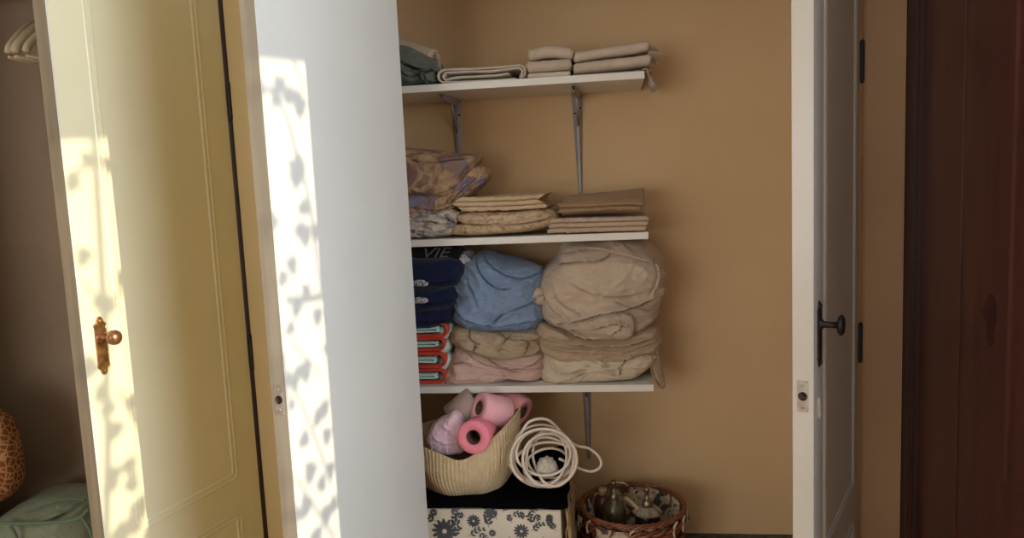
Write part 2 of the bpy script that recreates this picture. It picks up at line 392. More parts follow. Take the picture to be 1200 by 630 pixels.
def hinge(parent, z, t, y=0.004, h=0.046):
    bm = bmesh.new(); tube(bm, [(-0.003, y, z-h), (-0.003, y, z+h)], 0.0055, 10)
    for q in (-h-0.004, h): lathe(bm, [(0.004, 0), (0.0045, 0.002), (0, 0.006)], axisM((-0.003, y, z+q), (0, 0, 1)), 10)
    bx(bm, -0.006, 0.004, y-0.002, y+0.001, z-h+0.002, z+h-0.002)
    link('hinge', bm, BLACKM, parent, smooth=False)
def sides(bm, L, t, inner, outer_y0):
    # slot 0: the panelled outside, slot 1: the inside, slot 2: the free edge
    bm.faces.ensure_lookup_table(); bm.normal_update()
    for f in bm.faces:
        n = f.normal; c = f.calc_center_median()
        if c.x > L-0.0005: f.material_index = 2
        elif (c.y < -t/2) == outer_y0 and (c.y <= -t+0.0005 or c.y >= -0.0005): f.material_index = 0
        else: f.material_index = 1
def leaf(name, H, E, t, m, z0=0.155, z1=2.28):
    H = Vector((*H, 0)); E = Vector((*E, 0)); L = (E-H).length
    r = bpy.data.objects.new(name, None); COL.objects.link(r); r.location = H; r.rotation_euler = (0, 0, math.atan2(E.y-H.y, E.x-H.x)); r['kind'] = 'structure'
    return r, L
T = 0.038
r, L = leaf('door_1', (-0.994, 1.947), (-1.112, 1.46), T, PAINT_OUT)
bm = box(0.003, L, -T, 0, 0.155, 2.01, 0.0015); sides(bm, L, T, 1, False)
bead(bm, 0.083, 0.418, 0.590, 1.89, h=0.0024); bead(bm, 0.083, 0.418, 0.23, 0.505, h=0.0024)
link('door_panel', bm, None, r, smooth=False, mats=[PAINT_OUT, PAINT_IN, EDGE1]); escutcheon(r, 0.458, 0, 1.035, 1, BRASS, KNOBM)
for z in (1.59, 0.915): hinge(r, z, T)
r, L = leaf('door_2', (-0.520, 1.947), (-0.651, 1.415), T, PAINT_IN)
bm = box(0.003, L, -T, 0, 0.155, 2.01, 0.0015); sides(bm, L, T, 1, True); bead(bm, 0.083, 0.46, 0.590, 1.89, -T, -1); link('door_panel', bm, None, r, smooth=False, mats=[PAINT_BOUNCE, PAINT_IN, EDGE])
escutcheon(r, L-0.046, -T, 1.035, -1, BLACKM, BLACKM, 'stub'); latch(r, L, -T/2, 0.936)
for z in (1.59, 0.915): hinge(r, z, T, -T-0.003)
r, L = leaf('door_3', (0.590, 1.945), (0.360, 1.445), T, PAINT_R)
bm = box(0.003, L, -T, 0, 0.155, 2.01, 0.0015); bead(bm, 0.07, 0.452, 0.575, 1.89, h=0.003); bead(bm, 0.07, 0.452, 0.23, 0.49, h=0.003)
link('door_panel', bm, PAINT_R, r, smooth=False); escutcheon(r, 0.502, 0, 1.035, 1, BLACKM, BLACKM, 'disc'); latch(r, L, -T/2, 0.925)
bm = bmesh.new(); tube(bm, [(0.502+0.008*math.cos(a*PI/8), 0.001, 0.89+0.02*math.sin(a*PI/8)) for a in range(16)], 0.0018, 6, True); link('keyhole_ring', bm, PAINT_R, r)
for z in (1.59, 0.915): hinge(r, z, T)
# the dark room door, standing open at right angles
r = bpy.data.objects.new('door_4', None); COL.objects.link(r); r['kind'] = 'structure'; r.location = (0.718, 1.90, 0)
bm = bmesh.new(); bx(bm, 0, 0.036, -0.84, 0, 0.01, 2.28, 0.002)
def bead_x(bm, y0, y1, z0, z1, wd=0.02, h=0.005):
    prof = [(0, 0.001), (0, -h*0.8), (0.004, -h), (wd*0.5, -h*0.3), (wd, 0.001)]
    rings = [[bm.verts.new((hh, p[0], p[1])) for p in round_rect(y0, y1, z0, z1, 0.02, o)] for o, hh in prof]
    for A, B in zip(rings, rings[1:]):
        for k in range(len(A)): bm.faces.new((A[k], A[(k+1) % len(A)], B[(k+1) % len(A)], B[k]))
bead_x(bm, -0.74, -0.405, 0.74, 2.1); bead_x(bm, -0.74, -0.43, 0.16, 0.60)
bx(bm, -0.003, 0.0, -0.205, 0, 0.01, 2.28, 0.001)
link('door_panel', bm, MAHO, r, smooth=False)
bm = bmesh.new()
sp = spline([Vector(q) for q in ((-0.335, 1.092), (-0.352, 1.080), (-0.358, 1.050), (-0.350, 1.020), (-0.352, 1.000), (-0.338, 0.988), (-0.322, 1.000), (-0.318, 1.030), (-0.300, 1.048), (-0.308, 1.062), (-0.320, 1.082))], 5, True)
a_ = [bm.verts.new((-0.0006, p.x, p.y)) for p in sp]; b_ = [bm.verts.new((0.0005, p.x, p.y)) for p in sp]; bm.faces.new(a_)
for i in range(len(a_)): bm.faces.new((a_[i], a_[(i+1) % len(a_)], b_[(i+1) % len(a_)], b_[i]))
link('dark_patch', bm, mat('dark_red_wood', (0.06, 0.012, 0.010, 1), 0.5, (0.045, 0.010, 0.008, 1), 12), r, smooth=False)  # small irregular darker patch on the door face
struct('gap_shade_strip', box(-1.03, -0.986, 1.992, 2.03, 0, 2.03, 0.002), MAHO_D)  # dark strip added behind the left door's hinge gap so it stays black
struct('trim_3', box(0.694, 0.712, 1.905, 1.962, 0, 2.28, 0.002), MAHO_D)
struct('trim_4', box(0.704, 0.75, 1.90, 1.949, 0, 2.28, 0.002), MAHO_D)

# ------------------------------------------------------------------ shelves and brackets
SF = 2.2; SX0, SX1 = -0.70, 0.1
SZ = (1.632, 1.187, 0.744); ST = 0.020
def shelf(z, lab):
    o = link('shelf_board', box(SX0, SX1+(0.004 if z < 1 else 0), SF, 2.505, z-ST, z, 0.0012), SHELFM, smooth=False); return tag(o, lab, 'shelf', 'white closet shelves')
shelf(SZ[0], 'white laminate shelf board, the top one of the three on the closet wall')
shelf(SZ[1], 'white laminate shelf board, the middle one of the three on the closet wall')
shelf(SZ[2], 'white laminate shelf board, lowest one, above the knitted basket')
def bracket(x, zt, label):
    zt -= ST
    t = thing('shelf_bracket', label, 'bracket', (x, 2.51, zt), 'grey steel shelf brackets')
    bm = bmesh.new()            # upright: tapered channel with two flanges
    h = 0.31
    for s in (-1, 1):
        v = [bm.verts.new(p) for p in ((s*0.003, -0.012, -0.005), (s*0.017, -0.004, -0.005), (s*0.006, -0.004, -h), (s*0.002, -0.010, -h))]
        b = [bm.verts.new(q.co+Vector((0, 0.003, 0))) for q in v]
        bm.faces.new(v); bm.faces.new(b[::-1])
        for i in range(4): bm.faces.new((v[i], v[(i+1) % 4], b[(i+1) % 4], b[i]))
    bx(bm, -0.004, 0.004, -0.013, -0.010, -h, -0.004)
    lathe(bm, [(0.007, 0), (0.007, 0.004), (0, 0.005)], axisM((0, -0.004, -h), (0, -1, 0)), 12)
    link('upright', bm, STEEL, t, smooth=False)
    bm = bmesh.new()
    for s in (-1, 1):
        v = [bm.verts.new(p) for p in ((s*0.003, -0.006, -0.016), (s*0.017, -0.006, -0.001), (s*0.007, -0.235, -0.001), (s*0.003, -0.235, -0.006))]
        b = [bm.verts.new(q.co+Vector((0, 0, -0.002))) for q in v]
        bm.faces.new(v); bm.faces.new(b[::-1])
        for i in range(4): bm.faces.new((v[i], v[(i+1) % 4], b[(i+1) % 4], b[i]))
    bx(bm, -0.004, 0.004, -0.235, -0.006, -0.016, -0.012)
    link('arm', bm, STEEL, t, smooth=False)
    bm = tube(bmesh.new(), [(0.0, -0.012, -0.10), (0, -0.08, -0.014)], 0.0035, 6); link('brace', bm, STEEL, t)
    for s, zz in ((-1, -0.060), (1, -0.045)):
        link('screw', lathe(bmesh.new(), [(0.0032, 0), (0.0032, 0.0015), (0, 0.002)], axisM((s*0.009, -0.008, zz), (0, -1, 0)), 10), BLACKM, t)
bracket(-0.493, SZ[0], 'grey steel bracket with screws under the top shelf, above the patterned pillow cover')
bracket(-0.100, SZ[0], 'long grey steel bracket under the top shelf, above the brown folded linen')
bracket(-0.493, SZ[1], 'grey bracket under the middle shelf, mostly hidden behind the navy towels')
bracket(-0.100, SZ[1], 'grey bracket under the middle shelf, behind the big cream bundle')
bracket(-0.102, SZ[2], 'thin grey bracket under the lowest shelf, behind the white cable coil')

# ------------------------------------------------------------------ fabrics
C_SAGE = cloth('sage_terry', (112, 118, 108), (94, 99, 92), 25, 0.6, 260)
C_CREAM = cloth('cream_cotton', (206, 184, 160))
C_WHITE = cloth('white_terry', (200, 184, 166), (186, 170, 152), 30, 0.7, 300, rumple=0.3)
C_WAFFLE = cloth('white_waffle', (214, 200, 186), (200, 186, 172), 30, 0.7, 300)
C_SAND = cloth('sand_cotton', (208, 182, 148), (198, 172, 138), rumple=0.3)
C_SAND2 = pattern('sand_embroidered', [(194, 170, 138), (202, 180, 150), (160, 122, 92)], 60, [0, 0.45, 0.70])
C_BROWN = cloth('brown_linen', (158, 130, 100), (146, 118, 90))
C_BLUSH = cloth('blush_linen', (192, 168, 148), (184, 160, 140), rumple=0.3)
C_NAVY = cloth('navy_terry', (26, 34, 66), (20, 27, 52), 30, 0.7, 300)
C_MINT = cloth('mint_terry', (196, 224, 216), (184, 214, 206), 30, 0.7, 300)
C_RED = cloth('coral_terry', (214, 74, 54), (200, 64, 46), 30, 0.7, 300)
C_PALE = cloth('pale_stripe', (180, 180, 178), (84, 92, 108), 70, 0.3, nmix=(0.44, 0.52))
C_BLUE = cloth('sky_blue_cotton', (128, 148, 178), (120, 140, 170), 10)
C_BEIGE = cloth('beige_cotton', (178, 158, 134), (168, 148, 124))
C_PINK = cloth('faded_pink_cotton', (208, 178, 168), (198, 168, 156))
C_BUNDLE = cloth('ivory_cotton', (193, 175, 157), (185, 166, 148), 8, rumple=0.5, rs=12)
C_IVORY = cloth('pale_ivory_cotton', (204, 188, 168), (194, 178, 158), 8)
C_TAN = cloth('tan_cotton', (184, 162, 138), (174, 152, 128), 8)
C_QUILT = pattern('quilt_print', [(98, 76, 66), (140, 112, 90), (176, 150, 120), (160, 134, 106), (132, 98, 84), (124, 112, 112)], 17, [0, 0.38, 0.44, 0.53, 0.60, 0.66], 5)
C_QUILT2 = pattern('blue_rust_print', [(110, 108, 130), (134, 130, 148), (140, 98, 88), (184, 158, 126), (150, 116, 88)], 24, [0, 0.42, 0.50, 0.54, 0.66], 5)
C_STRIPE = pattern('stripe_crease_shadow', [(92, 94, 112), (150, 144, 146), (196, 184, 170)], 34, [0, 0.42, 0.49], 3, stretch=(0.6, 1, 1.6))  # stripe print with the slate shadows of the creases put into its colour

# ---- top shelf
z = SZ[0]+0.001
puff('towel', [(448, 100), (480, 100), (508, 99), (516, 96), (516, 84), (511, 72), (500, 64), (488, 59), (472, 53), (452, 50), (440, 75)], 2.30, 0.09, 0.10, C_SAGE,
     creases=[([(470, 72), (485, 78), (497, 82), (508, 74)], 0.012, 0.012), ([(470, 84), (480, 88), (490, 84), (500, 80)], 0.010, 0.010), ([(497, 96), (494, 86), (503, 80), (512, 86)], 0.010, 0.008), ([(470, 95), (490, 93), (512, 95)], 0.008, 0.007)], wr=(0.004, 16, (1, 1, 1)), nt=70, na=180, seed=2, zmin=z, fine=0.002)
tag(bpy.context.scene.objects['towel'], 'crumpled grey-green towel on the top shelf beside the white door leaf', 'towel')
def spiral_roll(name, A, B, R, m, parent=None, turns=2.4, th=0.006, sag=0.0):
    A, B = Vector(A), Vector(B); d = (B-A).normalized(); s = d.orthogonal().normalized(); c = d.cross(s)
    n = 90; bm = bmesh.new(); rows = []
    for j in range(25):
        f = j/24; o = A.lerp(B, f); row = []
        for sg in (1, -1):
            rng = range(n+1) if sg == 1 else range(n, -1, -1)
            for i in rng:
                a = 2*PI*turns*i/n; rr = R*(0.22+0.78*i/n) + sg*th/2 + 0.0015*noise.noise(Vector((a, f*6, 0)))
                P = o+s*math.cos(a)*rr+c*math.sin(a)*rr*0.85; P.z -= sag*math.sin(PI*f); row.append(bm.verts.new(P))
        rows.append(row)
    m2 = len(rows[0])
    for Aa, Bb in zip(rows, rows[1:]):
        for i in range(m2): bm.faces.new((Aa[i], Aa[(i+1) % m2], Bb[(i+1) % m2], Bb[i]))
    for row in (rows[0], rows[-1]):
        for i in range(n): bm.faces.new((row[i], row[i+1], row[m2-2-i], row[m2-1-i]))
    return link(name, bm, m, parent)
t = thing('rolled_towel', 'small rolled cream towel lying on top of the grey-green towel', 'towel', (-0.5, 2.3, 1.72))
o = spiral_roll('terry_roll', at(458, 49, 2.33), at(508, 66, 2.28), 0.021, C_CREAM); local(o, t)
bm = bmesh.new()
for k in range(16):
    p = at(508, 66, 2.28)+Vector((0.004, random.uniform(-.015, .015), random.uniform(-.016, .016)))
    q = p+Vector((random.uniform(.004, .018), random.uniform(-.01, .01), random.uniform(-.03, -.008))); tube(bm, [p, p.lerp(q, .5)+Vector((.005, 0, .003)), q], 0.0013, 5)
local(link('fringe', bm, C_CREAM), t)['kind'] = 'stuff'

# towel whose folded edge shows as loops
x0, x1 = at(514, 92, 2.24).x, at(617, 88, 2.24).x; hh = 0.046; xm = (x0+x1)/2
def arc(cx, cz, rx, rz, a0, a1, n=10): return [(cx+rx*math.cos(math.radians(a0+(a1-a0)*i/n)), cz+rz*math.sin(math.radians(a0+(a1-a0)*i/n))) for i in range(n+1)]
zc = z+hh/2
P = [(x0+0.035+0.001*i*14, z+0.013-0.0004*i) for i in range(9)][::-1]
P = [(x1-0.050, zc-0.004), (xm+0.02, zc-0.007), (x0+0.055, zc-0.006)] + arc(x0+0.030, zc-0.001, 0.014, 0.0105, 250, 90) + \
    [(xm-0.03, zc+0.008), (xm+0.03, zc+0.006), (x1-0.04, zc+0.009)] + arc(x1-0.026, zc-0.001, 0.015, 0.010, 90, -60)[:9] + arc(x1-0.022, zc-0.001, 0.019, 0.0175, -80, 90) + \
    [(xm+0.03, zc+0.0155), (xm-0.03, zc+0.0155), (x0+0.03, zc+0.0185)] + arc(x0+0.0205, zc, 0.019, 0.0175, 95, 262) + [(xm-0.05, z+0.003), (xm, z+0.003), (x1-0.03, z+0.003)]
Q = [(p.x, p.y) for p in spline([Vector(q) for q in P], 3)]
tag(ribbon('towel', Q, 0.0070, 2.225, 2.46, 'x', C_WAFFLE, nb=40, amp=0.003, scale=16, seed=5), 'white folded towel with looped edge facing out, left of the small napkin stack', 'towel')

def fstack(name, pxl, pxr, Yf, zb, h, n, m, label, cat, depth=0.22, amp=0.003, seed=0, group=None, warp=None, gap=0.90, ruf=0.0012, pyl=None, scale=14, mats=None, matf=None, parent=None, py=80):
    xa, xb = at(pxl, py, Yf).x, at(pxr, py, Yf).x
    # fold facing the front: the path runs in y
    path = serpentine(Yf, min(2.492, Yf+depth), zb, h, n, first='lo', rnd=random.Random(seed))
    o = ribbon(name, path, h/n*gap, xa, xb, 'y', m, nb=70, amp=amp, scale=scale, seed=seed, warp=warp, ruf=ruf, mats=mats, matf=matf)
    if label: tag(o, label, cat, group)
    return o
G = 'napkins in the small stack on the top shelf'
fstack('napkin', 618, 668, 2.225, z, 0.016, 2, C_WAFFLE, 'folded white napkin, lowest of the small three-high stack on the top shelf', 'napkin', 0.14, 0.002, 11, G)
fstack('napkin', 618, 670, 2.222, z+0.0165, 0.033, 2, C_WHITE, 'thick folded white napkin, middle of the small three-high stack on the top shelf', 'napkin', 0.14, 0.003, 12, G)
fstack('napkin', 621, 672, 2.225, z+0.050, 0.035, 2, C_WHITE, 'thick folded white napkin topping the small three-high stack on the top shelf', 'napkin', 0.14, 0.004, 13, G,
       warp=lambda P: Vector((P.x, P.y, P.z+0.004*math.sin((P.x+0.2)*40))))
G = 'white hand towels at the end of the top shelf'
def wz(k, xs): return lambda P: Vector((P.x, P.y, P.z+max(0, P.x-xs)*k))
fstack('hand_towel', 672, 764, 2.26, z, 0.010, 2, C_WHITE, 'thin white towel at the bottom of the wide stack, fringe hanging over shelf end', 'towel', 0.2, 0.001, 21, G)
fstack('hand_towel', 672, 763, 2.225, z+0.0065, 0.030, 2, C_WHITE, 'folded white towel, middle of the wide stack at the top shelf end', 'towel', 0.22, 0.002, 22, G, warp=wz(0.05, -0.1))
t = thing('hand_towel', 'folded white fringed towel, topmost of the wide stack at the top shelf end', 'towel', (0, 2.3, 1.68), G)
o = fstack('towel_cloth', 673, 761, 2.228, z+0.037, 0.030, 2, C_WHITE, None, None, 0.22, 0.002, 23, warp=wz(0.09, -0.1)); local(o, t)
bm = bmesh.new(); rn = random.Random(4)
for k in range(34):
    p = Vector((at(760, 68, 2.24).x, 2.235+0.2*rn.random(), z+0.042+0.03*rn.random())); q = p+Vector((0.03*rn.random()+.008, rn.uniform(-.01, .01), rn.uniform(-0.02, 0.012)))
    tube(bm, [p, p.lerp(q, .5)+Vector((0, 0, .005)), q], 0.0015, 5)
local(link('fringe', bm, C_WHITE), t)['kind'] = 'stuff'
bm = bmesh.new()
for k in range(46):
    yy = 2.23+0.22*k/45; p = Vector((SX1-0.005, yy, z+0.006)); e = Vector((0.012+rn.uniform(0, .018)+0.006*k/45, rn.uniform(-.006, .006), -rn.uniform(.028, .050)))
    tube(bm, spline([p, p+Vector((0.014, 0, 0.002)), p+Vector((0.017, 0, -0.012)), p+Vector((.018, 0, 0))+e*0.9+Vector((0, 0, 0))], 3), 0.0017, 5)
o = [q for q in S.objects if q.name.startswith('hand_towel') and 'bottom of the wide' in (q.get('label') or '')][0]
f = link('fringe', bm, C_WHITE); f.parent = o; f['kind'] = 'stuff'

# ---- middle shelf
z = SZ[1]+0.001
G = None
puff('striped_sheet', [(470, 277), (500, 277), (528, 275), (536, 272), (537, 262), (541, 250), (530, 244), (505, 246), (470, 250), (455, 262)], 2.30, 0.085, 0.12, C_STRIPE,
     creases=[([(480, 262), (500, 258), (520, 262), (533, 256)], 0.008, 0.007), ([(480, 269), (505, 272), (530, 266)], 0.007, 0.006), ([(520, 252), (530, 262), (534, 274)], 0.008, 0.007)], wr=(0.006, 26, (1, 1, 1.6)), nt=60, na=200, seed=4, zmin=z)
tag(S.objects['striped_sheet'], 'crumpled grey and white striped sheet flat on the middle shelf under the patterned covers', 'sheet')
puff('quilt', [(465, 256), (490, 256), (520, 254), (533, 247), (543, 236), (556, 224), (571, 210), (573, 200), (564, 194), (545, 196), (520, 215), (470, 226), (452, 240)], 2.31, 0.085, 0.12, C_QUILT2,
     creases=[([(484, 243), (510, 246), (530, 240)], 0.006, 0.008), ([(520, 252), (534, 236), (548, 220), (568, 208)], 0.010, 0.010), ([(524, 240), (540, 222), (560, 205)], 0.008, 0.008)], wr=(0.003, 18, (1, 1, 1)), nt=60, na=200, seed=5, zmin=z+0.02)
tag(S.objects['quilt'], 'folded blue and rust printed quilt on the middle shelf, squeezed under the pillow cover', 'quilt')
puff('pillow_cover', [(462, 228), (490, 231), (518, 232), (535, 224), (548, 208), (557, 192), (561, 183), (545, 180), (520, 178), (490, 175), (462, 174), (450, 200)], 2.29, 0.10, 0.14, C_QUILT,
     creases=[([(478, 186), (505, 190), (530, 186), (555, 184)], 0.007, 0.008), ([(478, 222), (505, 228), (530, 220)], 0.004, 0.007), ([(558, 186), (545, 196), (536, 210)], 0.006, 0.008)], wr=(0.003, 12, (1, 1, 1)), nt=64, na=200, seed=6, e=0.6, lump=0.006)
tag(S.objects['pillow_cover'], 'plump brown patterned pillow cover topping the left pile on the middle shelf', 'pillow cover')

def wslant(amp, x_c, k=30): return lambda P: Vector((P.x+amp*math.sin(P.z*300), P.y, P.z+0.0015*math.sin((P.x-x_c)*k)))
G = 'folded sheets on the middle shelf'
puff('folded_sheet', [(531, 274), (560, 275), (590, 273), (622, 270), (645, 264), (655, 255), (652, 247), (635, 243), (600, 246), (565, 245), (538, 250), (536, 256), (542, 261), (530, 264), (529, 270)], 2.31, 0.095, 0.13, C_SAND2,
     creases=[([(533, 261), (560, 262), (600, 262), (630, 258), (648, 254)], 0.012, 0.009), ([(545, 274), (543, 268), (547, 262)], 0.008, 0.006), ([(545, 250), (570, 251), (600, 249)], 0.003, 0.006)], wr=(0.003, 12, (0.6, 1, 2)), nt=64, na=220, seed=8, e=0.5, zmin=z, lump=0.004)
tag(S.objects['folded_sheet'], 'thick folded sand sheet with faint embroidery, lying on the middle shelf under a thinner sheet', 'sheet', G)
zb = at(580, 247, 2.22).z
fstack('folded_sheet', 536, 640, 2.215, zb-0.002, 0.042, 6, C_SAND, 'thin-layered folded sand sheet lying on the thick embroidered sheet', 'sheet', 0.24, 0.009, 31, G, gap=0.80,
       warp=lambda P: Vector((P.x+(0.010*math.sin(P.z*150)), P.y, P.z+0.010*max(0, (P.x+0.42))*1.2)), py=240, ruf=0.003)
t_bl = fstack('folded_sheet', 642, 759, 2.212, z, 0.043, 6, C_BLUSH, 'flat blush linen sheet in three neat folds at the middle shelf end', 'sheet', 0.25, 0.003, 32, G, gap=0.86, py=262, ruf=0.002,
       warp=lambda P: Vector((P.x+0.004*math.sin(P.z*120), P.y+0.02*(P.x+0.04 < -0.09), P.z)))
zb = at(700, 249, 2.22).z
fstack('folded_sheet', 653, 752, 2.215, zb, 0.028, 4, C_BROWN, None, None, 0.22, 0.005, 33, None, gap=0.84, py=240, ruf=0.003, warp=lambda P: Vector((P.x+0.006*math.sin(P.z*200), P.y, P.z+0.05*(P.x+0.1)*0.3)))
o = S.objects['folded_sheet.003']; tag(o, 'brown linen sheet with rumpled folds on top of the blush sheet', 'sheet', G)
# its creased top flap
q0 = zb+0.028
bm = bmesh.new(); rows = []
for j in range(30):
    f = j/29; row = []
    for i in range(40):
        g = i/39; x = at(660, 230, 2.24).x*(1-g)+at(754, 225, 2.24).x*g
        y = 2.222+0.20*f; zz = q0+0.004+0.016*min(1, f*4)+0.012*g*min(1, f*3)+0.003*noise.noise(Vector((x*30, y*30, 2)))
        row.append(Vector((x+0.01*f, y, zz)))
    rows.append(row)
top = [[bm.verts.new(p) for p in r_] for r_ in rows]; bot = [[bm.verts.new((p.x, p.y, min(p.z-0.006, q0+0.012*i/39))) for i, p in enumerate(r_)] for r_ in rows]
for j in range(29):
    for i in range(39):
        bm.faces.new((top[j][i], top[j][i+1], top[j+1][i+1], top[j+1][i])); bm.faces.new((bot[j][i], bot[j+1][i], bot[j+1][i+1], bot[j][i+1]))
for i in range(39): bm.faces.new((top[0][i], bot[0][i], bot[0][i+1], top[0][i+1])); bm.faces.new((top[29][i], top[29][i+1], bot[29][i+1], bot[29][i]))
for j in range(29): bm.faces.new((top[j][0], top[j+1][0], bot[j+1][0], bot[j][0])); bm.faces.new((top[j][39], bot[j][39], bot[j+1][39], top[j+1][39]))
f = link('top_flap', bm, C_BROWN); f.parent = o

# ---- lowest shelf
z = SZ[2]+0.001
def towel_red(k, pyb, pyt, lab):
    """mint towel folded round a coral lining, its looped end facing out"""
    Y = 2.235; zb, zt = at(510, pyb, Y).z, at(510, pyt, Y).z; h = zt-zb; xr = at(523+random.uniform(-2, 2), pyb, Y).x; xl = at(455, pyb, Y).x; zc = (zb+zt)/2
    t = thing('bath_towel', lab, 'towel', ((xl+xr)/2, 2.3, zb), 'mint and coral towels on the lowest shelf')
    r = h*0.41
    out = [(xl, zc+r), ((xl+xr)/2, zc+r)] + arc(xr-r, zc, r, r, 90, -90, 12) + [((xl+xr)/2, zc-r), (xl, zc-r)]
    Q = [(p.x, p.y) for p in spline([Vector(q) for q in out], 3)]
    n = len(Q)
    o = ribbon('towel_cloth', Q, h*0.21, 2.226, 2.46, 'x', C_RED, nb=24, amp=0.002, seed=40+k, ruf=0.0015); local(o, t)
    inn = [(xl, zc+h*.10), (xr-r*1.7, zc+h*.10)] + arc(xr-r*1.7, zc, h*.12, h*.10, 90, -90, 8) + [(xl, zc-h*.10)]
    Q = [(p.x, p.y) for p in spline([Vector(q) for q in inn], 3)]
    o = ribbon('inner_fold', Q, h*0.15, 2.222, 2.45, 'x', C_MINT, nb=20, amp=0.002, seed=50+k, ruf=0.0015); local(o, t)
    # the mint outside of the towel bulging at the right
    o = puff('outer_fold', [(519, pyb+1), (528, pyb), (534, (pyb+pyt)/2-2), (531, pyt-2), (521, pyt-2), (516, (pyb+pyt)/2)], 2.335, 0.093, 0.09, C_MINT, nt=24, na=60, seed=60+k, wr=(0.001, 14, (1, 1, 1)), lump=0.002, fine=0.001); local(o, t)
L4 = [(449, 432, 'mint towel with coral lining, lowest of the four on the lowest shelf'), (431, 412, 'mint towel with coral lining, second from the bottom of the four on the lowest shelf'),
      (411, 395, 'mint towel with coral lining, third from the bottom, under the uppermost coral-lined towel'), (395, 377, 'mint towel with coral lining, uppermost of the four, directly under the navy towels')]
for k, (b, tp, lab) in enumerate(L4): towel_red(k, b, tp, lab)
def navy(k, px, Yc, lab, patch=None):
    t = thing('bath_towel', lab, 'towel', (-0.5, Yc, at(500, px[0][1], 2.25).z), 'navy towels on the lowest shelf')
    o = puff('towel_cloth', px, Yc, 0.10, 0.12, C_NAVY, nt=56, na=160, seed=70+k, wr=(0.003, 12, (1, 1, 1)), lump=0.004, e=0.6, creases=[([(488, px[0][1]-9), (510, px[0][1]-7), (532, px[0][1]-10)], 0.006, 0.007)]); local(o, t)
    if patch:
        cx, cy = patch; Y = Yc-0.105
        bm = bmesh.new(); c = at(cx, cy, Y)
        P = [c+Vector((0.022*math.cos(a*PI/10)*(1.0), 0.003*math.sin(a), 0.006*math.sin(a*PI/10)-0.0015*math.cos(a*PI/5))) for a in range(20)]
        tube(bm, P, 0.0042, 8, True); tube(bm, [c-Vector((.02, 0, 0)), c+Vector((0.012, -.001, .001))], 0.005, 8); local(link('inner_fold', bm, C_PALE), t)
    return t
navy(0, [(462, 384), (500, 384), (528, 378), (538, 366), (534, 356), (500, 358), (462, 360)], 2.31, 'navy towel, lowest of the three dark ones, resting on the mint and coral towels')
navy(1, [(462, 362), (500, 363), (532, 358), (540, 346), (534, 334), (500, 336), (462, 336)], 2.31, 'navy towel with a pale fold showing, middle of the three dark ones', (492, 352))
t = navy(2, [(462, 338), (500, 338), (534, 334), (545, 318), (544, 306), (530, 300), (500, 301), (462, 302)], 2.31, 'navy towel with large grey letters across its top, beside the blue bundle', (492, 332))
cu = bpy.data.curves.new('lettering_tmp', 'FONT'); cu.body = 'VIE'; cu.size = 0.052; cu.extrude = 0.0006; cu.shear = 0.25
to = bpy.data.objects.new('tmp', cu); COL.objects.link(to); dg = bpy.context.evaluated_depsgraph_get(); me = bpy.data.meshes.new_from_object(to.evaluated_get(dg)); bpy.data.objects.remove(to)
G_LET = cloth('grey_print', (112, 113, 118), rumple=0); me.materials.clear(); me.materials.append(G_LET)
lo = bpy.data.objects.new('lettering', me); COL.objects.link(lo); zl = at(515, 302, 2.25).z
lo.location = (at(492, 302, 2.252).x, 2.2505, zl+0.0015); lo.rotation_euler = (math.radians(50), 0, 0); lo.scale = (1.25, 1.0, 1); local(lo, t)
# top face of the lettered towel, tilted up towards the wall
bm = box(-0.09, 0.075, 0, 0.050, -0.010, 0, 0.004, 3); tf = link('top_fold', bm, cloth('ink_terry', (18, 19, 30), (12, 13, 22), 30, 0.7, 300), smooth=False); tf.location = (at(510, 302, 2.25).x, 2.2515, zl-0.002); tf.rotation_euler = (math.radians(50), 0, 0); local(tf, t)
puff('striped_cloth', [(536, 300), (545, 294), (552, 297), (555, 305), (552, 316), (545, 322), (541, 314)], 2.33, 0.07, 0.08, C_PALE, nt=24, na=60, seed=81, wr=(0.002, 25, (1, 1, 1)), lump=0.002)
tag(S.objects['striped_cloth'], 'small grey and white striped cloth tucked between the navy towels and blue bundle', 'cloth')

puff('crumpled_sheet', [(519, 445), (540, 447), (575, 447), (600, 441), (620, 443), (636, 441), (637, 425), (634, 412), (615, 410), (580, 412), (550, 402), (537, 403), (533, 414), (524, 432)], 2.32, 0.105, 0.13, C_PINK,
     creases=[([(535, 408), (550, 414), (566, 424), (590, 430), (612, 434)], 0.012, 0.008), ([(556, 410), (580, 424), (606, 430), (634, 424)], 0.012, 0.009), ([(528, 428), (545, 424), (560, 430)], 0.006, 0.008), ([(590, 441), (612, 432), (634, 434)], 0.010, 0.006)],
     wr=(0.006, 15, (0.6, 1, 1.6)), nt=84, na=260, seed=9, zmin=z, e=0.55)
tag(S.objects['crumpled_sheet'], 'crumpled faded pink sheet lying on the lowest shelf beside the mint towels', 'sheet', 'crumpled sheets on the lowest shelf')
puff('crumpled_sheet', [(531, 400), (545, 408), (562, 416), (585, 420), (610, 419), (634, 412), (637, 400), (634, 386), (610, 384), (570, 384), (540, 380), (530, 384), (529, 392)], 2.32, 0.105, 0.13, C_BEIGE,
     creases=[([(535, 404), (556, 411), (585, 418), (612, 415), (617, 402), (606, 396)], 0.012, 0.008), ([(550, 388), (553, 396), (560, 402), (556, 410)], 0.014, 0.007), ([(556, 389), (580, 390), (600, 396), (632, 400)], 0.010, 0.008), ([(584, 412), (590, 400), (598, 392)], 0.008, 0.007)],
     wr=(0.007, 15, (0.7, 1, 1.4)), nt=84, na=260, seed=10, e=0.55)
tag(S.objects['crumpled_sheet.001'], 'crumpled beige sheet with a hollow fold, sandwiched under the blue bundle', 'sheet', 'crumpled sheets on the lowest shelf')
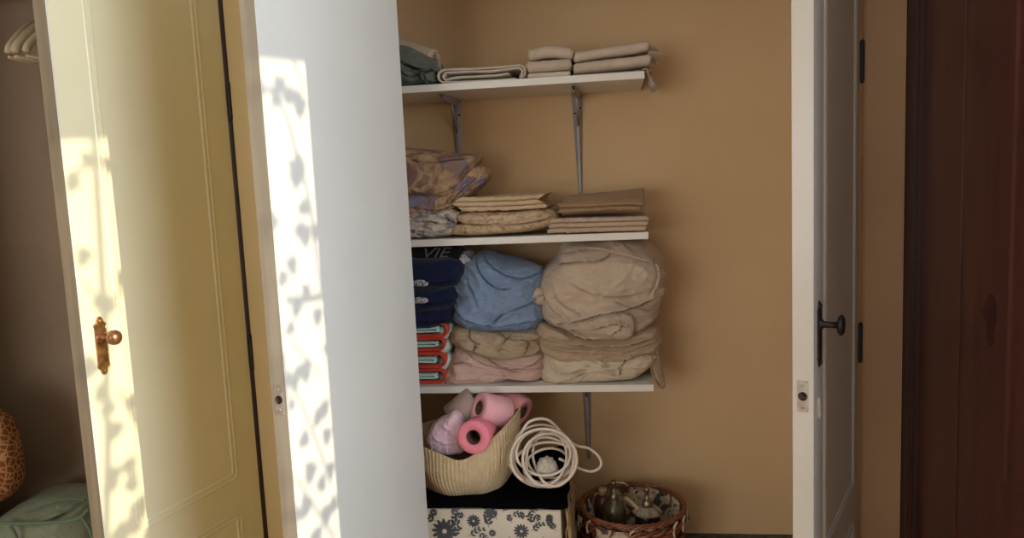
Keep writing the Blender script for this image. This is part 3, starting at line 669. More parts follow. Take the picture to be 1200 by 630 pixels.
puff('sheet_bundle', [(529, 372), (536, 381), (560, 387), (590, 389), (620, 386), (634, 376), (638, 350), (636, 330), (632, 316), (610, 308), (585, 301), (566, 298), (550, 304), (538, 322), (530, 345)], 2.33, 0.125, 0.14, C_BLUE,
     creases=[([(553, 303), (562, 318), (572, 330), (584, 337), (598, 338)], 0.010, 0.009), ([(560, 300), (580, 316), (606, 326), (634, 322)], 0.008, 0.012), ([(531, 360), (545, 372), (562, 380), (590, 381), (630, 374)], 0.010, 0.010), ([(574, 380), (590, 366), (612, 358), (634, 352)], 0.008, 0.010), ([(545, 330), (556, 345), (560, 362)], 0.005, 0.010)],
     wr=(0.008, 8, (1, 1, 1.5)), nt=110, na=320, seed=12, e=0.78, lump=0.018, fine=0.0022)
tag(S.objects['sheet_bundle'], 'balled-up sky blue bed sheet on the lowest shelf', 'bundled sheet', 'bundled bedding on the lowest shelf')

puff('crumpled_sheet', [(637, 443), (660, 446), (690, 444), (720, 442), (745, 440), (757, 432), (770, 420), (768, 412), (740, 408), (700, 412), (660, 410), (638, 412), (635, 428)], 2.32, 0.110, 0.14, C_IVORY,
     creases=[([(640, 420), (648, 432), (668, 436), (690, 428)], 0.010, 0.008), ([(672, 442), (690, 434), (712, 436)], 0.010, 0.007), ([(705, 426), (716, 432), (719, 441)], 0.012, 0.006), ([(726, 440), (728, 426), (742, 416)], 0.012, 0.007), ([(690, 420), (720, 422), (760, 414)], 0.010, 0.008)],
     wr=(0.007, 14, (0.7, 1, 1.5)), nt=84, na=280, seed=14, e=0.55, zmin=z)
tag(S.objects['crumpled_sheet.002'], 'pale ivory crumpled sheet, lowest in the pile at the lowest shelf end', 'sheet', 'crumpled sheets on the lowest shelf')
t = thing('crumpled_sheet', 'tan crumpled sheet under the big cream bundle, one corner hanging past the shelf end', 'sheet', (0, 2.3, 0.8), 'crumpled sheets on the lowest shelf')
o = puff('sheet_folds', [(630, 396), (634, 410), (646, 418), (668, 423), (700, 422), (735, 421), (760, 412), (774, 408), (774, 392), (766, 382), (740, 386), (700, 392), (660, 384), (634, 376), (628, 384)], 2.32, 0.115, 0.15, C_TAN,
     creases=[([(632, 398), (650, 399), (668, 402), (690, 404), (730, 404), (772, 396)], 0.016, 0.008), ([(634, 406), (655, 410), (690, 412), (720, 416)], 0.012, 0.007), ([(640, 380), (660, 390), (672, 398)], 0.012, 0.008), ([(700, 397), (740, 394), (768, 386)], 0.010, 0.007), ([(720, 416), (750, 406), (772, 402)], 0.012, 0.006)],
     wr=(0.006, 14, (0.6, 1, 1.6)), nt=90, na=300, seed=16, e=0.55); local(o, t)
o = puff('hanging_corner', [(760, 402), (756, 416), (764, 430), (769, 446), (775, 455), (780, 450), (776, 430), (773, 412), (772, 396)], 2.30, 0.035, 0.12, C_TAN,
     creases=[([(764, 410), (768, 428), (776, 448)], 0.006, 0.006)], wr=(0.003, 20, (1, 1, 0.5)), nt=40, na=110, seed=17, lump=0.003); local(o, t)
t = thing('sheet_bundle', 'huge balled-up cream duvet sheet bulging up to the middle shelf', 'bundled sheet', (0.0, 2.3, 0.85), 'bundled bedding on the lowest shelf')
o = puff('bundled_cloth', [(633, 366), (640, 378), (656, 390), (675, 397), (700, 400), (730, 398), (752, 390), (764, 376), (770, 356), (779, 340), (783, 320), (778, 302), (763, 291), (744, 284), (700, 279), (668, 279), (656, 290), (650, 304), (634, 318), (630, 332), (634, 344)], 2.345, 0.155, 0.15, C_BUNDLE,
     creases=[([(652, 382), (680, 374), (706, 366), (735, 362), (772, 350)], 0.018, 0.013), ([(668, 393), (690, 396), (720, 394), (745, 387)], 0.012, 0.008), ([(662, 392), (684, 384), (712, 378), (724, 368)], 0.012, 0.010),
              ([(650, 313), (672, 308), (700, 306), (716, 298)], 0.009, 0.014), ([(654, 300), (690, 292), (730, 300), (768, 312)], 0.008, 0.016), ([(636, 345), (648, 362), (668, 380)], 0.012, 0.010), ([(646, 336), (660, 356), (684, 370)], 0.008, 0.012), ([(668, 330), (700, 344), (740, 346), (768, 338)], 0.006, 0.016),
              ([(764, 300), (769, 322), (764, 350)], 0.009, 0.010), ([(645, 380), (664, 392), (690, 398)], 0.012, 0.007), ([(720, 352), (742, 360), (766, 368)], 0.007, 0.010)],
     wr=(0.008, 7, (0.8, 1, 1.6)), nt=120, na=380, seed=18, e=0.74, lump=0.018, zmax=SZ[1]-ST, fine=0.0025); local(o, t)
o = puff('tucked_fold', [(676, 386), (690, 392), (712, 394), (728, 398), (742, 392), (744, 376), (736, 366), (716, 364), (694, 370)], 2.22, 0.045, 0.04, C_BUNDLE,
     creases=[([(680, 388), (700, 384), (722, 378), (736, 384)], 0.010, 0.007), ([(712, 394), (726, 386), (728, 376)], 0.008, 0.006)], wr=(0.003, 14, (1, 1, 1)), nt=50, na=140, seed=19, lump=0.004); local(o, t)
o = puff('loose_corner', [(620, 346), (622, 354), (632, 357), (640, 354), (640, 342), (632, 337), (625, 339)], 2.27, 0.03, 0.04, C_BUNDLE, creases=[([(622, 350), (632, 346), (640, 344)], 0.005, 0.005)], wr=(0.002, 25, (1, 1, 1)), nt=30, na=80, seed=20, lump=0.002); local(o, t)

# ------------------------------------------------------------------ floral box with a black scarf over it
BX0, BX1, B0, B1, BZ = -0.56, -0.166, 2.03, 2.42, 0.437
WHITEB = mat('box_paper', hexc(205, 196, 180), 0.6, hexc(196, 186, 170), 6)
INK = mat('grey_ink', hexc(74, 76, 84), 0.7, hexc(58, 60, 66), 20)
bm = box(BX0, BX1, B0, B1, CFZ, BZ, 0.002)
for f_ in bm.faces: f_.material_index = 0
yF = B0-0.0004
def poly(pts):
    f_ = bm.faces.new([bm.verts.new((x, yF, z)) for x, z in pts]); f_.material_index = 1
def petal(x, z, a, l, wd):
    global yF
    ca, sa = math.cos(a), math.sin(a); P = [(0, 0), (.25, .35), (.55, .5), (.85, .3), (1, 0), (.85, -.3), (.55, -.5), (.25, -.35)]
    poly([(x+ca*u*l-sa*v*wd, z+sa*u*l+ca*v*wd) for u, v in P]); yF -= 0.000004
def stemc(P, w=0.0012):
    sp = spline([Vector((p[0], p[1])) for p in P], 5)
    for a, b in zip(sp, sp[1:]):
        d = (b-a).normalized(); n = Vector((-d.y, d.x))*w/2; poly([(a.x+n.x, a.y+n.y), (a.x-n.x, a.y-n.y), (b.x-n.x, b.y-n.y), (b.x+n.x, b.y+n.y)])
def dahlia(x, z, r):
    for ring, k in ((1.0, 13), (0.72, 11), (0.45, 8)):
        for i in range(k): petal(x+r*ring*.35*math.cos(2*PI*i/k), z+r*ring*.35*math.sin(2*PI*i/k), 2*PI*(i+.5*ring)/k, r*ring*.80, r*.34)
def leafy(x, z, a, n=5, l=0.06, s=0.016):
    q = [(x+math.cos(a+.25*math.sin(3*i/n))*l*i/n, z+math.sin(a+.25*math.sin(3*i/n))*l*i/n) for i in range(n+1)]; stemc(q)
    for i, (u, v) in enumerate(q[1:]):
        for sg in (1, -1): petal(u, v, a+sg*0.8, s*(1.15-.6*i/n), s*.55)
def px2(px_, py_): p = at(px_, py_, B0); return p.x, p.z
x, zz = px2(521, 622); dahlia(x, zz, 0.034)
x, zz = px2(508, 600); dahlia(x, zz, 0.011); x, zz = px2(555, 610); dahlia(x, zz, 0.018); x, zz = px2(611, 622); dahlia(x, zz, 0.020); x, zz = px2(644, 606); dahlia(x, zz, 0.010); x, zz = px2(577, 624); dahlia(x, zz, 0.010)
for a in ((530, 606, 1.0, 3, .03, .013), (573, 618, 1.5, 5, .05, .015), (590, 600, 1.2, 3, .022, .013), (546, 604, 2.9, 3, .02, .012), (560, 622, -.9, 4, .04, .011), (622, 622, .5, 4, .04, .012), (627, 600, -1.2, 3, .02, .010), (605, 600, -.6, 3, .02, .012),
          (648, 620, 1.8, 4, .035, .012), (596, 628, -.8, 4, .05, .014), (636, 628, -1.3, 5, .05, .014), (600, 612, 1.9, 3, .02, .010)):
    x, zz = px2(a[0], a[1]); leafy(x, zz, *a[2:])
for a in ((538, 618, 1.9, 3, .03, .016), (583, 608, 2.2, 4, .035, .018), (566, 603, .3, 3, .03, .014), (630, 612, 2.4, 3, .03, .013), (598, 604, .2, 3, .03, .010), (548, 628, .4, 4, .05, .012), (619, 606, .8, 3, .03, .010), (652, 622, 2.0, 3, .03, .012), (512, 610, 2.6, 2, .02, .014), (531, 628, .9, 3, .03, .014)):
    x, zz = px2(a[0], a[1]); leafy(x, zz, *a[2:])
rr = random.Random(3)
for k in range(16):      # the print continues down the front below the frame edge
    x = rr.uniform(BX0+.03, BX1-.03); zz = rr.uniform(CFZ+.03, 0.30)
    (dahlia(x, zz, rr.uniform(.014, .03)) if k % 2 else leafy(x, zz, rr.uniform(0, 6), 5, .05, .014))
x, zz = px2(541, 600); bx(bm, x-.0006, x+.0006, B0-.0008, B0, CFZ, BZ)
tag(link('storage_box', bm, None, smooth=False, mats=[WHITEB, INK]), 'white storage box with grey floral print on the closet floor under a black scarf', 'box')
t = thing('black_scarf', 'black knitted scarf with tan fringe spread over the floral box', 'scarf', (-0.36, 2.2, BZ))
C_BLACK = cloth('black_knit', (5, 4, 6), (3, 3, 4), 40, 0.4, 300, rumple=0.2); C_BLACK.node_tree.nodes['Principled BSDF'].inputs['Sheen Weight'].default_value = 0; C_BLACK.node_tree.nodes['Principled BSDF'].inputs['Specular IOR Level'].default_value = 0.05
C_FR = cloth('tan_yarn', (186, 160, 118), (160, 134, 94), 60)
path = serpentine(B0-0.004, B1, BZ+0.0005, 0.022, 2, first='lo')
o = ribbon('scarf_cloth', path, 0.0098, BX0-0.02, BX1+0.012, 'y', C_BLACK, nb=60, amp=0.003, seed=90, ruf=0.002, warp=lambda P: Vector((P.x, P.y, P.z+0.0015+0.030*max(0, (P.x+0.30)/0.13)**1.5*max(0, min(1, (P.y-2.05)/0.25)) if P.x > -0.30 else P.z+0.0015))); local(o, t)
bm = bmesh.new(); NX = 26; rows = []      # flap hanging down the right side
for j in range(NX):
    f = j/(NX-1); y = B0+0.03+(B1-B0-0.03)*f; row = []
    for i in range(10):
        g = i/9; row.append(Vector((BX1+0.012+0.006*g+0.004*math.sin(f*22+g*2), y, BZ+0.028+0.028*f-g*(0.055+0.02*f))))
    rows.append(row)
fr = [[bm.verts.new(p) for p in r_] for r_ in rows]; bk = [[bm.verts.new(p-Vector((0.006, 0, 0))) for p in r_] for r_ in rows]
for j in range(NX-1):
    for i in range(9): bm.faces.new((fr[j][i], fr[j][i+1], fr[j+1][i+1], fr[j+1][i])); bm.faces.new((bk[j][i], bk[j+1][i], bk[j+1][i+1], bk[j][i+1]))
    bm.faces.new((fr[j][9], bk[j][9], bk[j+1][9], fr[j+1][9])); bm.faces.new((fr[j][0], fr[j+1][0], bk[j+1][0], bk[j][0]))
for j in (0, NX-1):
    for i in range(9): bm.faces.new((fr[j][i], bk[j][i], bk[j][i+1], fr[j][i+1]))
local(link('hanging_flap', bm, C_BLACK), t)
bm = bmesh.new()
for k in range(90):
    f = (k+rr.random())/90; y = B0-0.004+(B1-B0-0.02)*f; zt = BZ+0.026*f-0.006; x = BX1+0.012+0.008*rr.random()
    P = [(x, y, zt)]
    for i in range(1, 7): P.append((x+rr.uniform(-.004, .005)+0.003*i*(0.3), y+rr.uniform(-.006, .006), zt-0.034*i*(0.85+.3*rr.random()*0.3)))
    tube(bm, spline(P, 2), 0.0019, 5)
f = local(link('fringe', bm, C_FR), t); f['kind'] = 'stuff'; f['label'] = 'tan yarn fringe'

# ------------------------------------------------------------------ slouchy knitted basket
KN = cloth('cream_knit', (206, 186, 150), (190, 170, 134), 30, 0.9, 500, rumple=0)
nt_ = KN.node_tree
bm = bmesh.new(); KC = Vector((-0.455, 2.155)); rx, ry = 0.153, 0.118; zb = BZ+0.024
NA, NH = 480, 60; outs, ins = [], []
def rimz(a):       # a = angle, -pi/2 is the front
    x = math.cos(a); y = math.sin(a)
    zf = 0.598 + 0.020*(-x if x < 0 else 0)                     # left front
    k = max(0, x)**1.6
    zr = zf + 0.085*k + 0.02*max(0, y)
    dip = -0.020*math.exp(-((a+1.45)/0.45)**2)
    return zr + dip
for h in range(NH+1):
    g = h/NH; ro, ri = [], []
    for k in range(NA):
        a = -PI+2*PI*k/NA; top_ = rimz(a); zz = zb+(top_-zb)*g
        prof = 0.74+0.33*math.sin(min(1, g*1.6)*PI/2)**0.8; prof -= 0.05*max(0, g-.75)*4*0.4
        rib = 0.0013*math.cos(a*88)*(0.5+0.5*math.cos(a*0.0)) + 0.0006*math.cos(g*95)
        lean = 0.030*g*max(0, math.cos(a))
        sl = 0.006*noise.noise(Vector((math.cos(a)*2, math.sin(a)*2, g*2)))
        sag = -0.014*math.sin(PI*g)*math.exp(-((a+2.2+0.5*g)/0.22)**2)
        for lst, d in ((ro, rib+sl+sag), (ri, -0.005+sl+sag)):
            lst.append(bm.verts.new((KC.x+(rx*prof+d)*math.cos(a)+lean*0.3, KC.y+(ry*prof+d)*math.sin(a), zz+0.0)))
    outs.append(ro); ins.append(ri)
for R_, flip in ((outs, 0), (ins, 1)):
    for A, B in zip(R_, R_[1:]):
        for k in range(NA):
            k2 = (k+1) % NA; q = (A[k], A[k2], B[k2], B[k]); bm.faces.new(q[::-1] if flip else q)
for k in range(NA): k2 = (k+1) % NA; bm.faces.new((outs[-1][k], outs[-1][k2], ins[-1][k2], ins[-1][k]))
bm.faces.new(outs[0][::-1]); bm.faces.new(ins[0])
tag(link('knitted_basket', bm, KN), 'slouchy cream ribbed knitted basket full of pink paper rolls, on the black scarf', 'basket')

def paper(name, rgb): return mat(name, hexc(*rgb), 0.9, hexc(*tuple(int(c*.95) for c in rgb)), 20, bump=0.4, bscale=120, spec=0.1)
CORE = mat('cardboard_core', hexc(90, 66, 56), 0.9)
def troll(c, d, m, label, R=0.052, Lh=0.047, flat=1.0, corem=CORE):
    t = thing('toilet_roll', label, 'toilet roll', c, 'toilet rolls in the knitted basket')
    M = Matrix.Identity(4); M = axisM((0, 0, 0), d)
    o = lathe(bmesh.new(), [(0.021, -Lh), (R-0.003, -Lh), (R, -Lh+0.003), (R, 0), (R, Lh-0.003), (R-0.003, Lh), (0.021, Lh), (0.021, -Lh)], M, 56)
    link('paper_roll', o, m, t)
    link('cardboard_core', lathe(bmesh.new(), [(0.0195, -Lh+0.001), (0.0212, -Lh+0.001), (0.0212, Lh-0.001), (0.0195, Lh-0.001), (0.0195, -Lh+0.001)], M, 30), corem, t)
PK = paper('pink_paper', (238, 140, 158)); PKL = paper('light_pink_paper', (238, 180, 190)); PKD = paper('rose_paper', (214, 150, 152)); GRP = paper('grey_paper', (176, 156, 148)); LIL = cloth('lilac_tissue', (234, 204, 220), (222, 190, 208), 14, 0.3)
for args in (((560, 508), 2.085, (-0.10, -1, 0.12), PK, 'deep pink toilet roll with its dark hole facing out of the knitted basket'),
             ((577, 481), 2.15, (-0.75, -0.55, -0.38+0.75), PKL, 'light pink toilet roll lying on its side above the deep pink one'),
             ((599, 475), 2.24, (0.80, -0.45, -0.35), PKD, 'rose toilet roll at the back of the knitted basket, rightmost of the rolls'),
             ((545, 479), 2.20, (0.78, 0.15, 0.60), GRP, 'greyish toilet roll standing tilted at the back of the knitted basket')):
    (p, Y, d, m_, lab) = args
    troll(at(p[0], p[1], Y), d, m_, lab, R=0.047)
puff('tissue_pack', [(503, 503), (500, 516), (508, 530), (530, 532), (545, 527), (546, 508), (542, 494), (538, 485), (531, 482), (524, 487), (515, 491), (508, 497)], 2.13, 0.045, 0.05, LIL,
     creases=[([(516, 498), (530, 510), (536, 526)], 0.005, 0.006), ([(506, 512), (520, 520), (540, 518)], 0.004, 0.006)], wr=(0.003, 22, (1, 1, 1)), nt=50, na=140, seed=25, lump=0.004)
tag(S.objects['tissue_pack'], 'crumpled lilac tissue paper poking out of the knitted basket beside the door leaf', 'tissue')

# ------------------------------------------------------------------ white cable coil
CAB = mat('white_cable', hexc(214, 202, 188), 0.45, hexc(204, 190, 174), 10)
rc = random.Random(12)
loops = [(636, 533, 40, 37), (645, 541, 31, 29), (634, 528, 30, 27), (640, 538, 24, 33), (652, 535, 26, 34), (637, 546, 36, 23), (646, 531, 29, 26), (640, 551, 26, 17), (633, 534, 35, 36)]
P = []
for li, (cx, cy, ra, rb) in enumerate(loops):
    nx_ = loops[(li+1) % len(loops)]
    for k in range(18):
        f = k/18; a = 2*PI*f+2.2+li*0.15
        X, Yp, A_, B_ = (u+(v-u)*f for u, v in zip((cx, cy, ra, rb), nx_))
        px_, py_ = X+A_*math.cos(a), Yp+B_*math.sin(a)
        d = 2.0+0.012*li-0.0006*0+0.020*math.sin(a*1.0+li) + (0.10*(1-(py_-495)/80) if py_ < 575 else 0)*0.5
        P.append((px_, py_, d))
# a big loop standing up and one reaching right over the box edge
tail = [(612, 505, 2.03), (622, 493, 2.04), (640, 491, 2.06), (655, 503, 2.08), (664, 520, 2.09), (668, 535, 2.10), (664, 552, 2.09), (650, 563, 2.07)]
right = [(676, 522, 2.10), (690, 525, 2.10), (702, 535, 2.09), (704, 546, 2.085), (694, 552, 2.08), (680, 549, 2.08), (668, 543, 2.08), (655, 537, 2.07)]
bm = bmesh.new()
pts = [at(*q) for q in P+tail]
pts = pts + [at(*q) for q in [(630, 566, 2.05), (610, 556, 2.04), (602, 535, 2.05), (612, 512, 2.07), (640, 502, 2.09), (662, 512, 2.1)]+right]
tube(bm, spline(pts, 4), 0.0040, 8)
t = thing('cable_coil', 'tangled coil of thick white cable leaning on the knitted basket above the scarf', 'cable', (at(640, 570, 2.05)))
o = link('cable', bm, CAB); local(o, t)
c = at(641, 548, 2.075)
bm = bmesh.new(); g = bmesh.ops.create_uvsphere(bm, u_segments=28, v_segments=18, radius=0.03)['verts']
for v in g: v.co = c+v.co*(1+0.03*math.sin(v.co.z*500)) 
for k in range(5):
    tube(bm, [c+Matrix.Rotation(k*0.6, 3, 'Y')@Vector((0.0305*math.cos(a), 0.0305*math.sin(a)*0.98, 0.012*math.sin(k))) for a in [2*PI*i/24 for i in range(24)]], 0.002, 5, True)
tag(link('yarn_ball', bm, cloth('white_yarn', (206, 196, 184))), 'small white yarn ball seen through the cable coil', 'ball')

# ------------------------------------------------------------------ wicker basket
WK = mat('wicker', hexc(142, 84, 50), 0.5, hexc(96, 52, 30), 60, (0.3, 0.7), coat=0.2)
LIN = pattern('basket_lining', [(44, 44, 56), (90, 70, 54), (176, 156, 128), (190, 172, 146), (70, 66, 74)], 22, [0, 0.40, 0.47, 0.56, 0.62], 3)
WC = Vector((0.033, 2.27)); WR = 0.156; WZT = 0.351
t = thing('wicker_basket', 'round brown wicker basket lined with printed fabric on the closet floor', 'basket', (WC.x, WC.y, CFZ))
def ring(bm, R, z, r, twist=0, strands=1, wav=0, n=120, ph=0):
    for s_ in range(strands):
        P = []
        for i in range(n):
            a = 2*PI*i/n; q = twist*a+2*PI*s_/strands+ph; rr_ = R+(r*1.0*math.cos(q) if strands > 1 else wav*math.cos(a*22+ph))
            P.append((rr_*math.cos(a), rr_*math.sin(a), z-CFZ+(r*1.0*math.sin(q) if strands > 1 else 0)))
        tube(bm, P, r, 7, True)
bm = bmesh.new(); ring(bm, WR, WZT, 0.0044, 14, 3); link('rim', bm, WK, t)
bm = bmesh.new()
for i in range(9):
    g = i/8; zz = CFZ+0.008+g*0.115; ring(bm, 0.118+0.032*g, zz, 0.0062, wav=0.004, ph=(i % 2)*PI)
ring(bm, WR-0.001, WZT-0.025, 0.0058, 12, 2); ring(bm, WR-0.003, WZT-0.043, 0.0056, wav=0.003)
for k in range(22):
    a = 2*PI*k/22; tube(bm, [((0.112+0.04*g)*math.cos(a), (0.112+0.04*g)*math.sin(a), 0.002+g*0.20) for g in (0, .3, .6, .85, 1)], 0.004, 6)
bmesh.ops.create_cone(bm, cap_ends=True, radius1=0.115, radius2=0.115, depth=0.008, segments=40, matrix=Matrix.Translation((0, 0, 0.006)))
link('woven_body', bm, WK, t)
bm = bmesh.new(); rows = []
for i in range(26):
    g = i/25
    if g < .62: q = g/.62; R_ = 0.100+0.048*q; zz = 0.02+0.185*q
    else: q = (g-.62)/.38; R_ = WR+0.004+0.012*math.sin(q*PI*.6); zz = 0.205-0.055*q
    rows.append([bm.verts.new(((R_+0.004*noise.noise(Vector((k*.25, g*6, 1)))+(0.004*math.sin(k*.8) if g > .62 else 0.002*math.sin(k*.6)))*math.cos(2*PI*k/160), (R_+0.004*noise.noise(Vector((k*.25, g*6, 1)))+(0.004*math.sin(k*.8) if g > .62 else 0))*math.sin(2*PI*k/160), zz+0.012*(g > .62)*q*noise.noise(Vector((k*.12, 3, 1)))*1.5)) for k in range(160)])
for j, (A, B) in enumerate(zip(rows, rows[1:])):
    if 15 <= j <= 17: continue
    for k in range(160):
        if j > 15 and noise.noise(Vector((k*.10, j*.02, 9))) > 0.12: continue
        bm.faces.new((A[k], A[(k+1) % 160], B[(k+1) % 160], B[k]))
bm.faces.new(rows[0][::-1])
for v in [v for v in bm.verts if not v.link_faces]: bm.verts.remove(v)
li = link('fabric_lining', bm, LIN, t); md = li.modifiers.new('thick', 'SOLIDIFY'); md.thickness = 0.002
# a few cream ribbon ties over the rim
for a in (-1.62, -0.75, -0.45, -0.12, -2.5):
    c = Vector(((WR+0.008)*math.cos(a), (WR+0.008)*math.sin(a), WZT-CFZ-0.018)); tn = Vector((-math.sin(a), math.cos(a), 0))
    link('ribbon_tie', tube(bmesh.new(), spline([c+tn*0.012+Vector((0, 0, .012)), c+Vector((0, 0, .004)), c-tn*0.006-Vector((0, 0, .014)), c-tn*0.002-Vector((0, 0, .030))], 4), 0.0035, 8), C_CREAM, t)

GLASSB = mat('olive_bottle', hexc(88, 80, 52), 0.3, hexc(58, 54, 36), 50, (0.35, 0.65), bump=0.4, bscale=120, coat=0.4)
DARKB = mat('dark_teal_bottle', hexc(34, 40, 46), 0.3, hexc(20, 24, 28), 30, coat=0.4)
BRZ = mat('bronze_pump', (0.34, 0.26, 0.17, 1), 0.35, (0.22, 0.16, 0.10, 1), 60, metal=0.8)
def bottle(px_, py_top, Y, h, R, m, nozz, lab, collar=None):
    p = at(px_, py_top, Y); zt = p.z; zbse = zt-0.052-h
    t = thing('pump_bottle', lab, 'soap dispenser', (p.x, Y, zbse), 'pump bottles in the wicker basket')
    link('bottle_body', lathe(bmesh.new(), [(0, 0), (R*.9, 0), (R, .004), (R, h*.62), (R*.88, h*.80), (R*.5, h*.93), (R*.36, h), (0, h)], Matrix(), 32), m, t)
    b = bmesh.new(); lathe(b, [(R*.42, h-.002), (R*.42, h+.012), (R*.30, h+.015), (R*.16, h+.018), (R*.16, h+.040), (R*.24, h+.042), (R*.24, h+.052), (0, h+.053)], Matrix(), 20)
    d = Vector(nozz).normalized()
    tube(b, spline([Vector((0, 0, h+.047)), Vector((0, 0, h+.048))+d*.020, Vector((0, 0, h+.046))+d*.036, Vector((0, 0, h+.038))+d*.042], 4), 0.0032, 8)
    link('pump', b, BRZ, t)
    if collar:
        b = bmesh.new(); rows = []
        for i in range(8):
            g = i/7; rows.append([b.verts.new(((R*.4+R*.75*g+0.003*g*math.cos(k*PI/4))*math.cos(2*PI*k/64), (R*.4+R*.75*g+0.003*g*math.cos(k*PI/4))*math.sin(2*PI*k/64), h*.96-0.020*g*g+0.002*g*math.cos(k*PI/4))) for k in range(64)])
        for A, B in zip(rows, rows[1:]):
            for k in range(64): b.faces.new((A[k], A[(k+1) % 64], B[(k+1) % 64], B[k]))
        o = link('scalloped_collar', b, collar, t); md = o.modifiers.new('thick', 'SOLIDIFY'); md.thickness = 0.002
bottle(719, 563, 2.27, 0.135, 0.036, GLASSB, (1, -.2, 0), 'olive textured pump bottle with bronze nozzle, left of the dark pump bottle')
bottle(758, 571, 2.25, 0.115, 0.038, DARKB, (-1, -.2, 0), 'dark pump bottle with a pale scalloped collar in the wicker basket', pattern('collar_print', [(34, 34, 38), (150, 138, 116)], 60, [0, 0.5]))
p = at(706, 572, 2.33)
t = thing('jar', 'reddish-brown jar with a pale cap at the back of the wicker basket', 'jar', (p.x, 2.33, p.z-0.14))
link('jar_body', lathe(bmesh.new(), [(0, 0), (.026, 0), (.028, .004), (.028, .10), (.022, .116), (.012, .122), (0, .122)], Matrix(), 28), mat('red_brown_glass', hexc(86, 50, 36), 0.3, hexc(60, 34, 26), 20), t)
link('cap', lathe(bmesh.new(), [(0, .120), (.013, .120), (.0135, .138), (.011, .142), (0, .142)], Matrix(), 20), mat('pale_cap', hexc(170, 150, 118), 0.4), t)
bm = tube(bmesh.new(), spline([at(733, 583, 2.30), at(740, 588, 2.27), at(748, 596, 2.24)], 4), 0.006, 10, rads=None)
tag(link('brush_handle', bm, mat('pale_wood', hexc(196, 170, 128), 0.5)), 'pale wooden brush handle sticking out between the two pump bottles', 'brush')

# ------------------------------------------------------------------ left closet: hangers, bags
PLAST = mat('cream_plastic', hexc(196, 184, 158), 0.4, hexc(186, 172, 146), 6)
def hanger(px_, lab, rot):
    tip = at(px_, 60, 2.10)
    t = thing('clothes_hanger', lab, 'hanger', (tip.x, 2.30, 2.035), 'cream hangers in the left closet')
    sh = spline([Vector((0, -0.20, -0.25)), Vector((0, -0.185, -0.225)), Vector((0, -0.12, -0.173)), Vector((0, -0.04, -0.13)), Vector((0, 0, -0.117)), Vector((0, 0.04, -0.13)), Vector((0, 0.12, -0.173)), Vector((0, 0.185, -0.225)), Vector((0, 0.20, -0.25))], 5)
    bm = bmesh.new(); tube(bm, sh, 0.0125, 10)
    for v in bm.verts: v.co.x *= 0.8
    tube(bm, [(0, -0.20, -0.262), (0, 0.20, -0.262)], 0.0045, 8)
    o = link('shoulder_frame', bm, PLAST, t)
    hk = [Vector((0, 0, -0.115)), Vector((0, 0, -0.03))]+[Vector((0, 0.018*math.cos(a), 0.0+0.018*math.sin(a))) for a in [math.radians(q) for q in range(-70, 200, 27)]]
    link('hook', tube(bmesh.new(), spline(hk, 3), 0.0022, 6), STEEL, t)
    t.rotation_euler = (0, 0, rot)
hanger(2, 'cream plastic hanger, partly cut off at the frame edge, leftmost of the hangers', 0.10)
hanger(13, 'cream plastic hanger on the left closet rail, second from the frame edge', 0.05)
hanger(22, 'cream plastic hanger on the left closet rail, third from the frame edge', -0.05)
hanger(39, 'cream plastic hanger on the left closet rail, nearest the cream door', -0.12)
tag(link('closet_rail', tube(bmesh.new(), [(-2.74, 2.30, 2.035), (-0.81, 2.30, 2.035)], 0.012, 16), STEEL), 'metal clothes rail across the left closet holding the hangers', 'rail')

C_GREEN = pattern('mint_dotted', [(104, 116, 100), (142, 150, 130)], 130, [0, 0.35], kind='voronoi')
C_GPIPE = cloth('mint_piping', (108, 128, 112), rumple=0)
t = thing('tote_bag', 'mint green dotted fabric bag with straps on the left closet floor', 'bag', (-1.93, 2.25, CFZ))
o = puff('bag_body', [(-40, 640), (0, 606), (20, 592), (40, 580), (62, 577), (104, 580), (112, 600), (116, 640), (80, 690), (0, 700)], 2.30, 0.16, 0.15, C_GREEN,
     creases=[([(10, 615), (50, 612), (85, 598), (104, 590)], 0.02, 0.02), ([(38, 594), (58, 604), (82, 596), (104, 588)], 0.015, 0.012)], wr=(0.004, 8, (1, 1, 1)), nt=70, na=180, seed=33, zmin=CFZ+0.001, Yo=2.28); local(o, t)
for pl, rr_ in (([(0, 612, 2.13), (30, 613, 2.12), (60, 612, 2.12), (90, 608, 2.12), (104, 596, 2.14)], 0.006), ([(12, 616, 2.12), (18, 626, 2.12), (22, 640, 2.12)], 0.005), ([(96, 606, 2.12), (104, 618, 2.12), (110, 634, 2.12)], 0.005), ([(30, 600, 2.16), (50, 592, 2.18), (76, 584, 2.2), (100, 586, 2.2)], 0.004)):
    local(link('strap' if rr_ != 0.006 else 'piping', tube(bmesh.new(), spline([at(*q) for q in pl], 5), rr_, 8), C_GPIPE), t)
puff('hanging_bag', [(-50, 470), (-10, 485), (6, 505), (13, 535), (15, 560), (10, 578), (-5, 590), (-50, 600), (-90, 540)], 2.15, 0.06, 0.08, pattern('animal_print', [(176, 140, 100), (166, 128, 88), (132, 82, 48), (118, 70, 40)], 50, [0, 0.06, 0.10, 0.2], kind='edge'), nt=50, na=140, seed=35, wr=(0.002, 8, (1, 1, 1)), lump=0.006)
tag(S.objects['hanging_bag'], 'orange and brown animal-print fabric bag at the frame edge above the mint bag', 'bag')

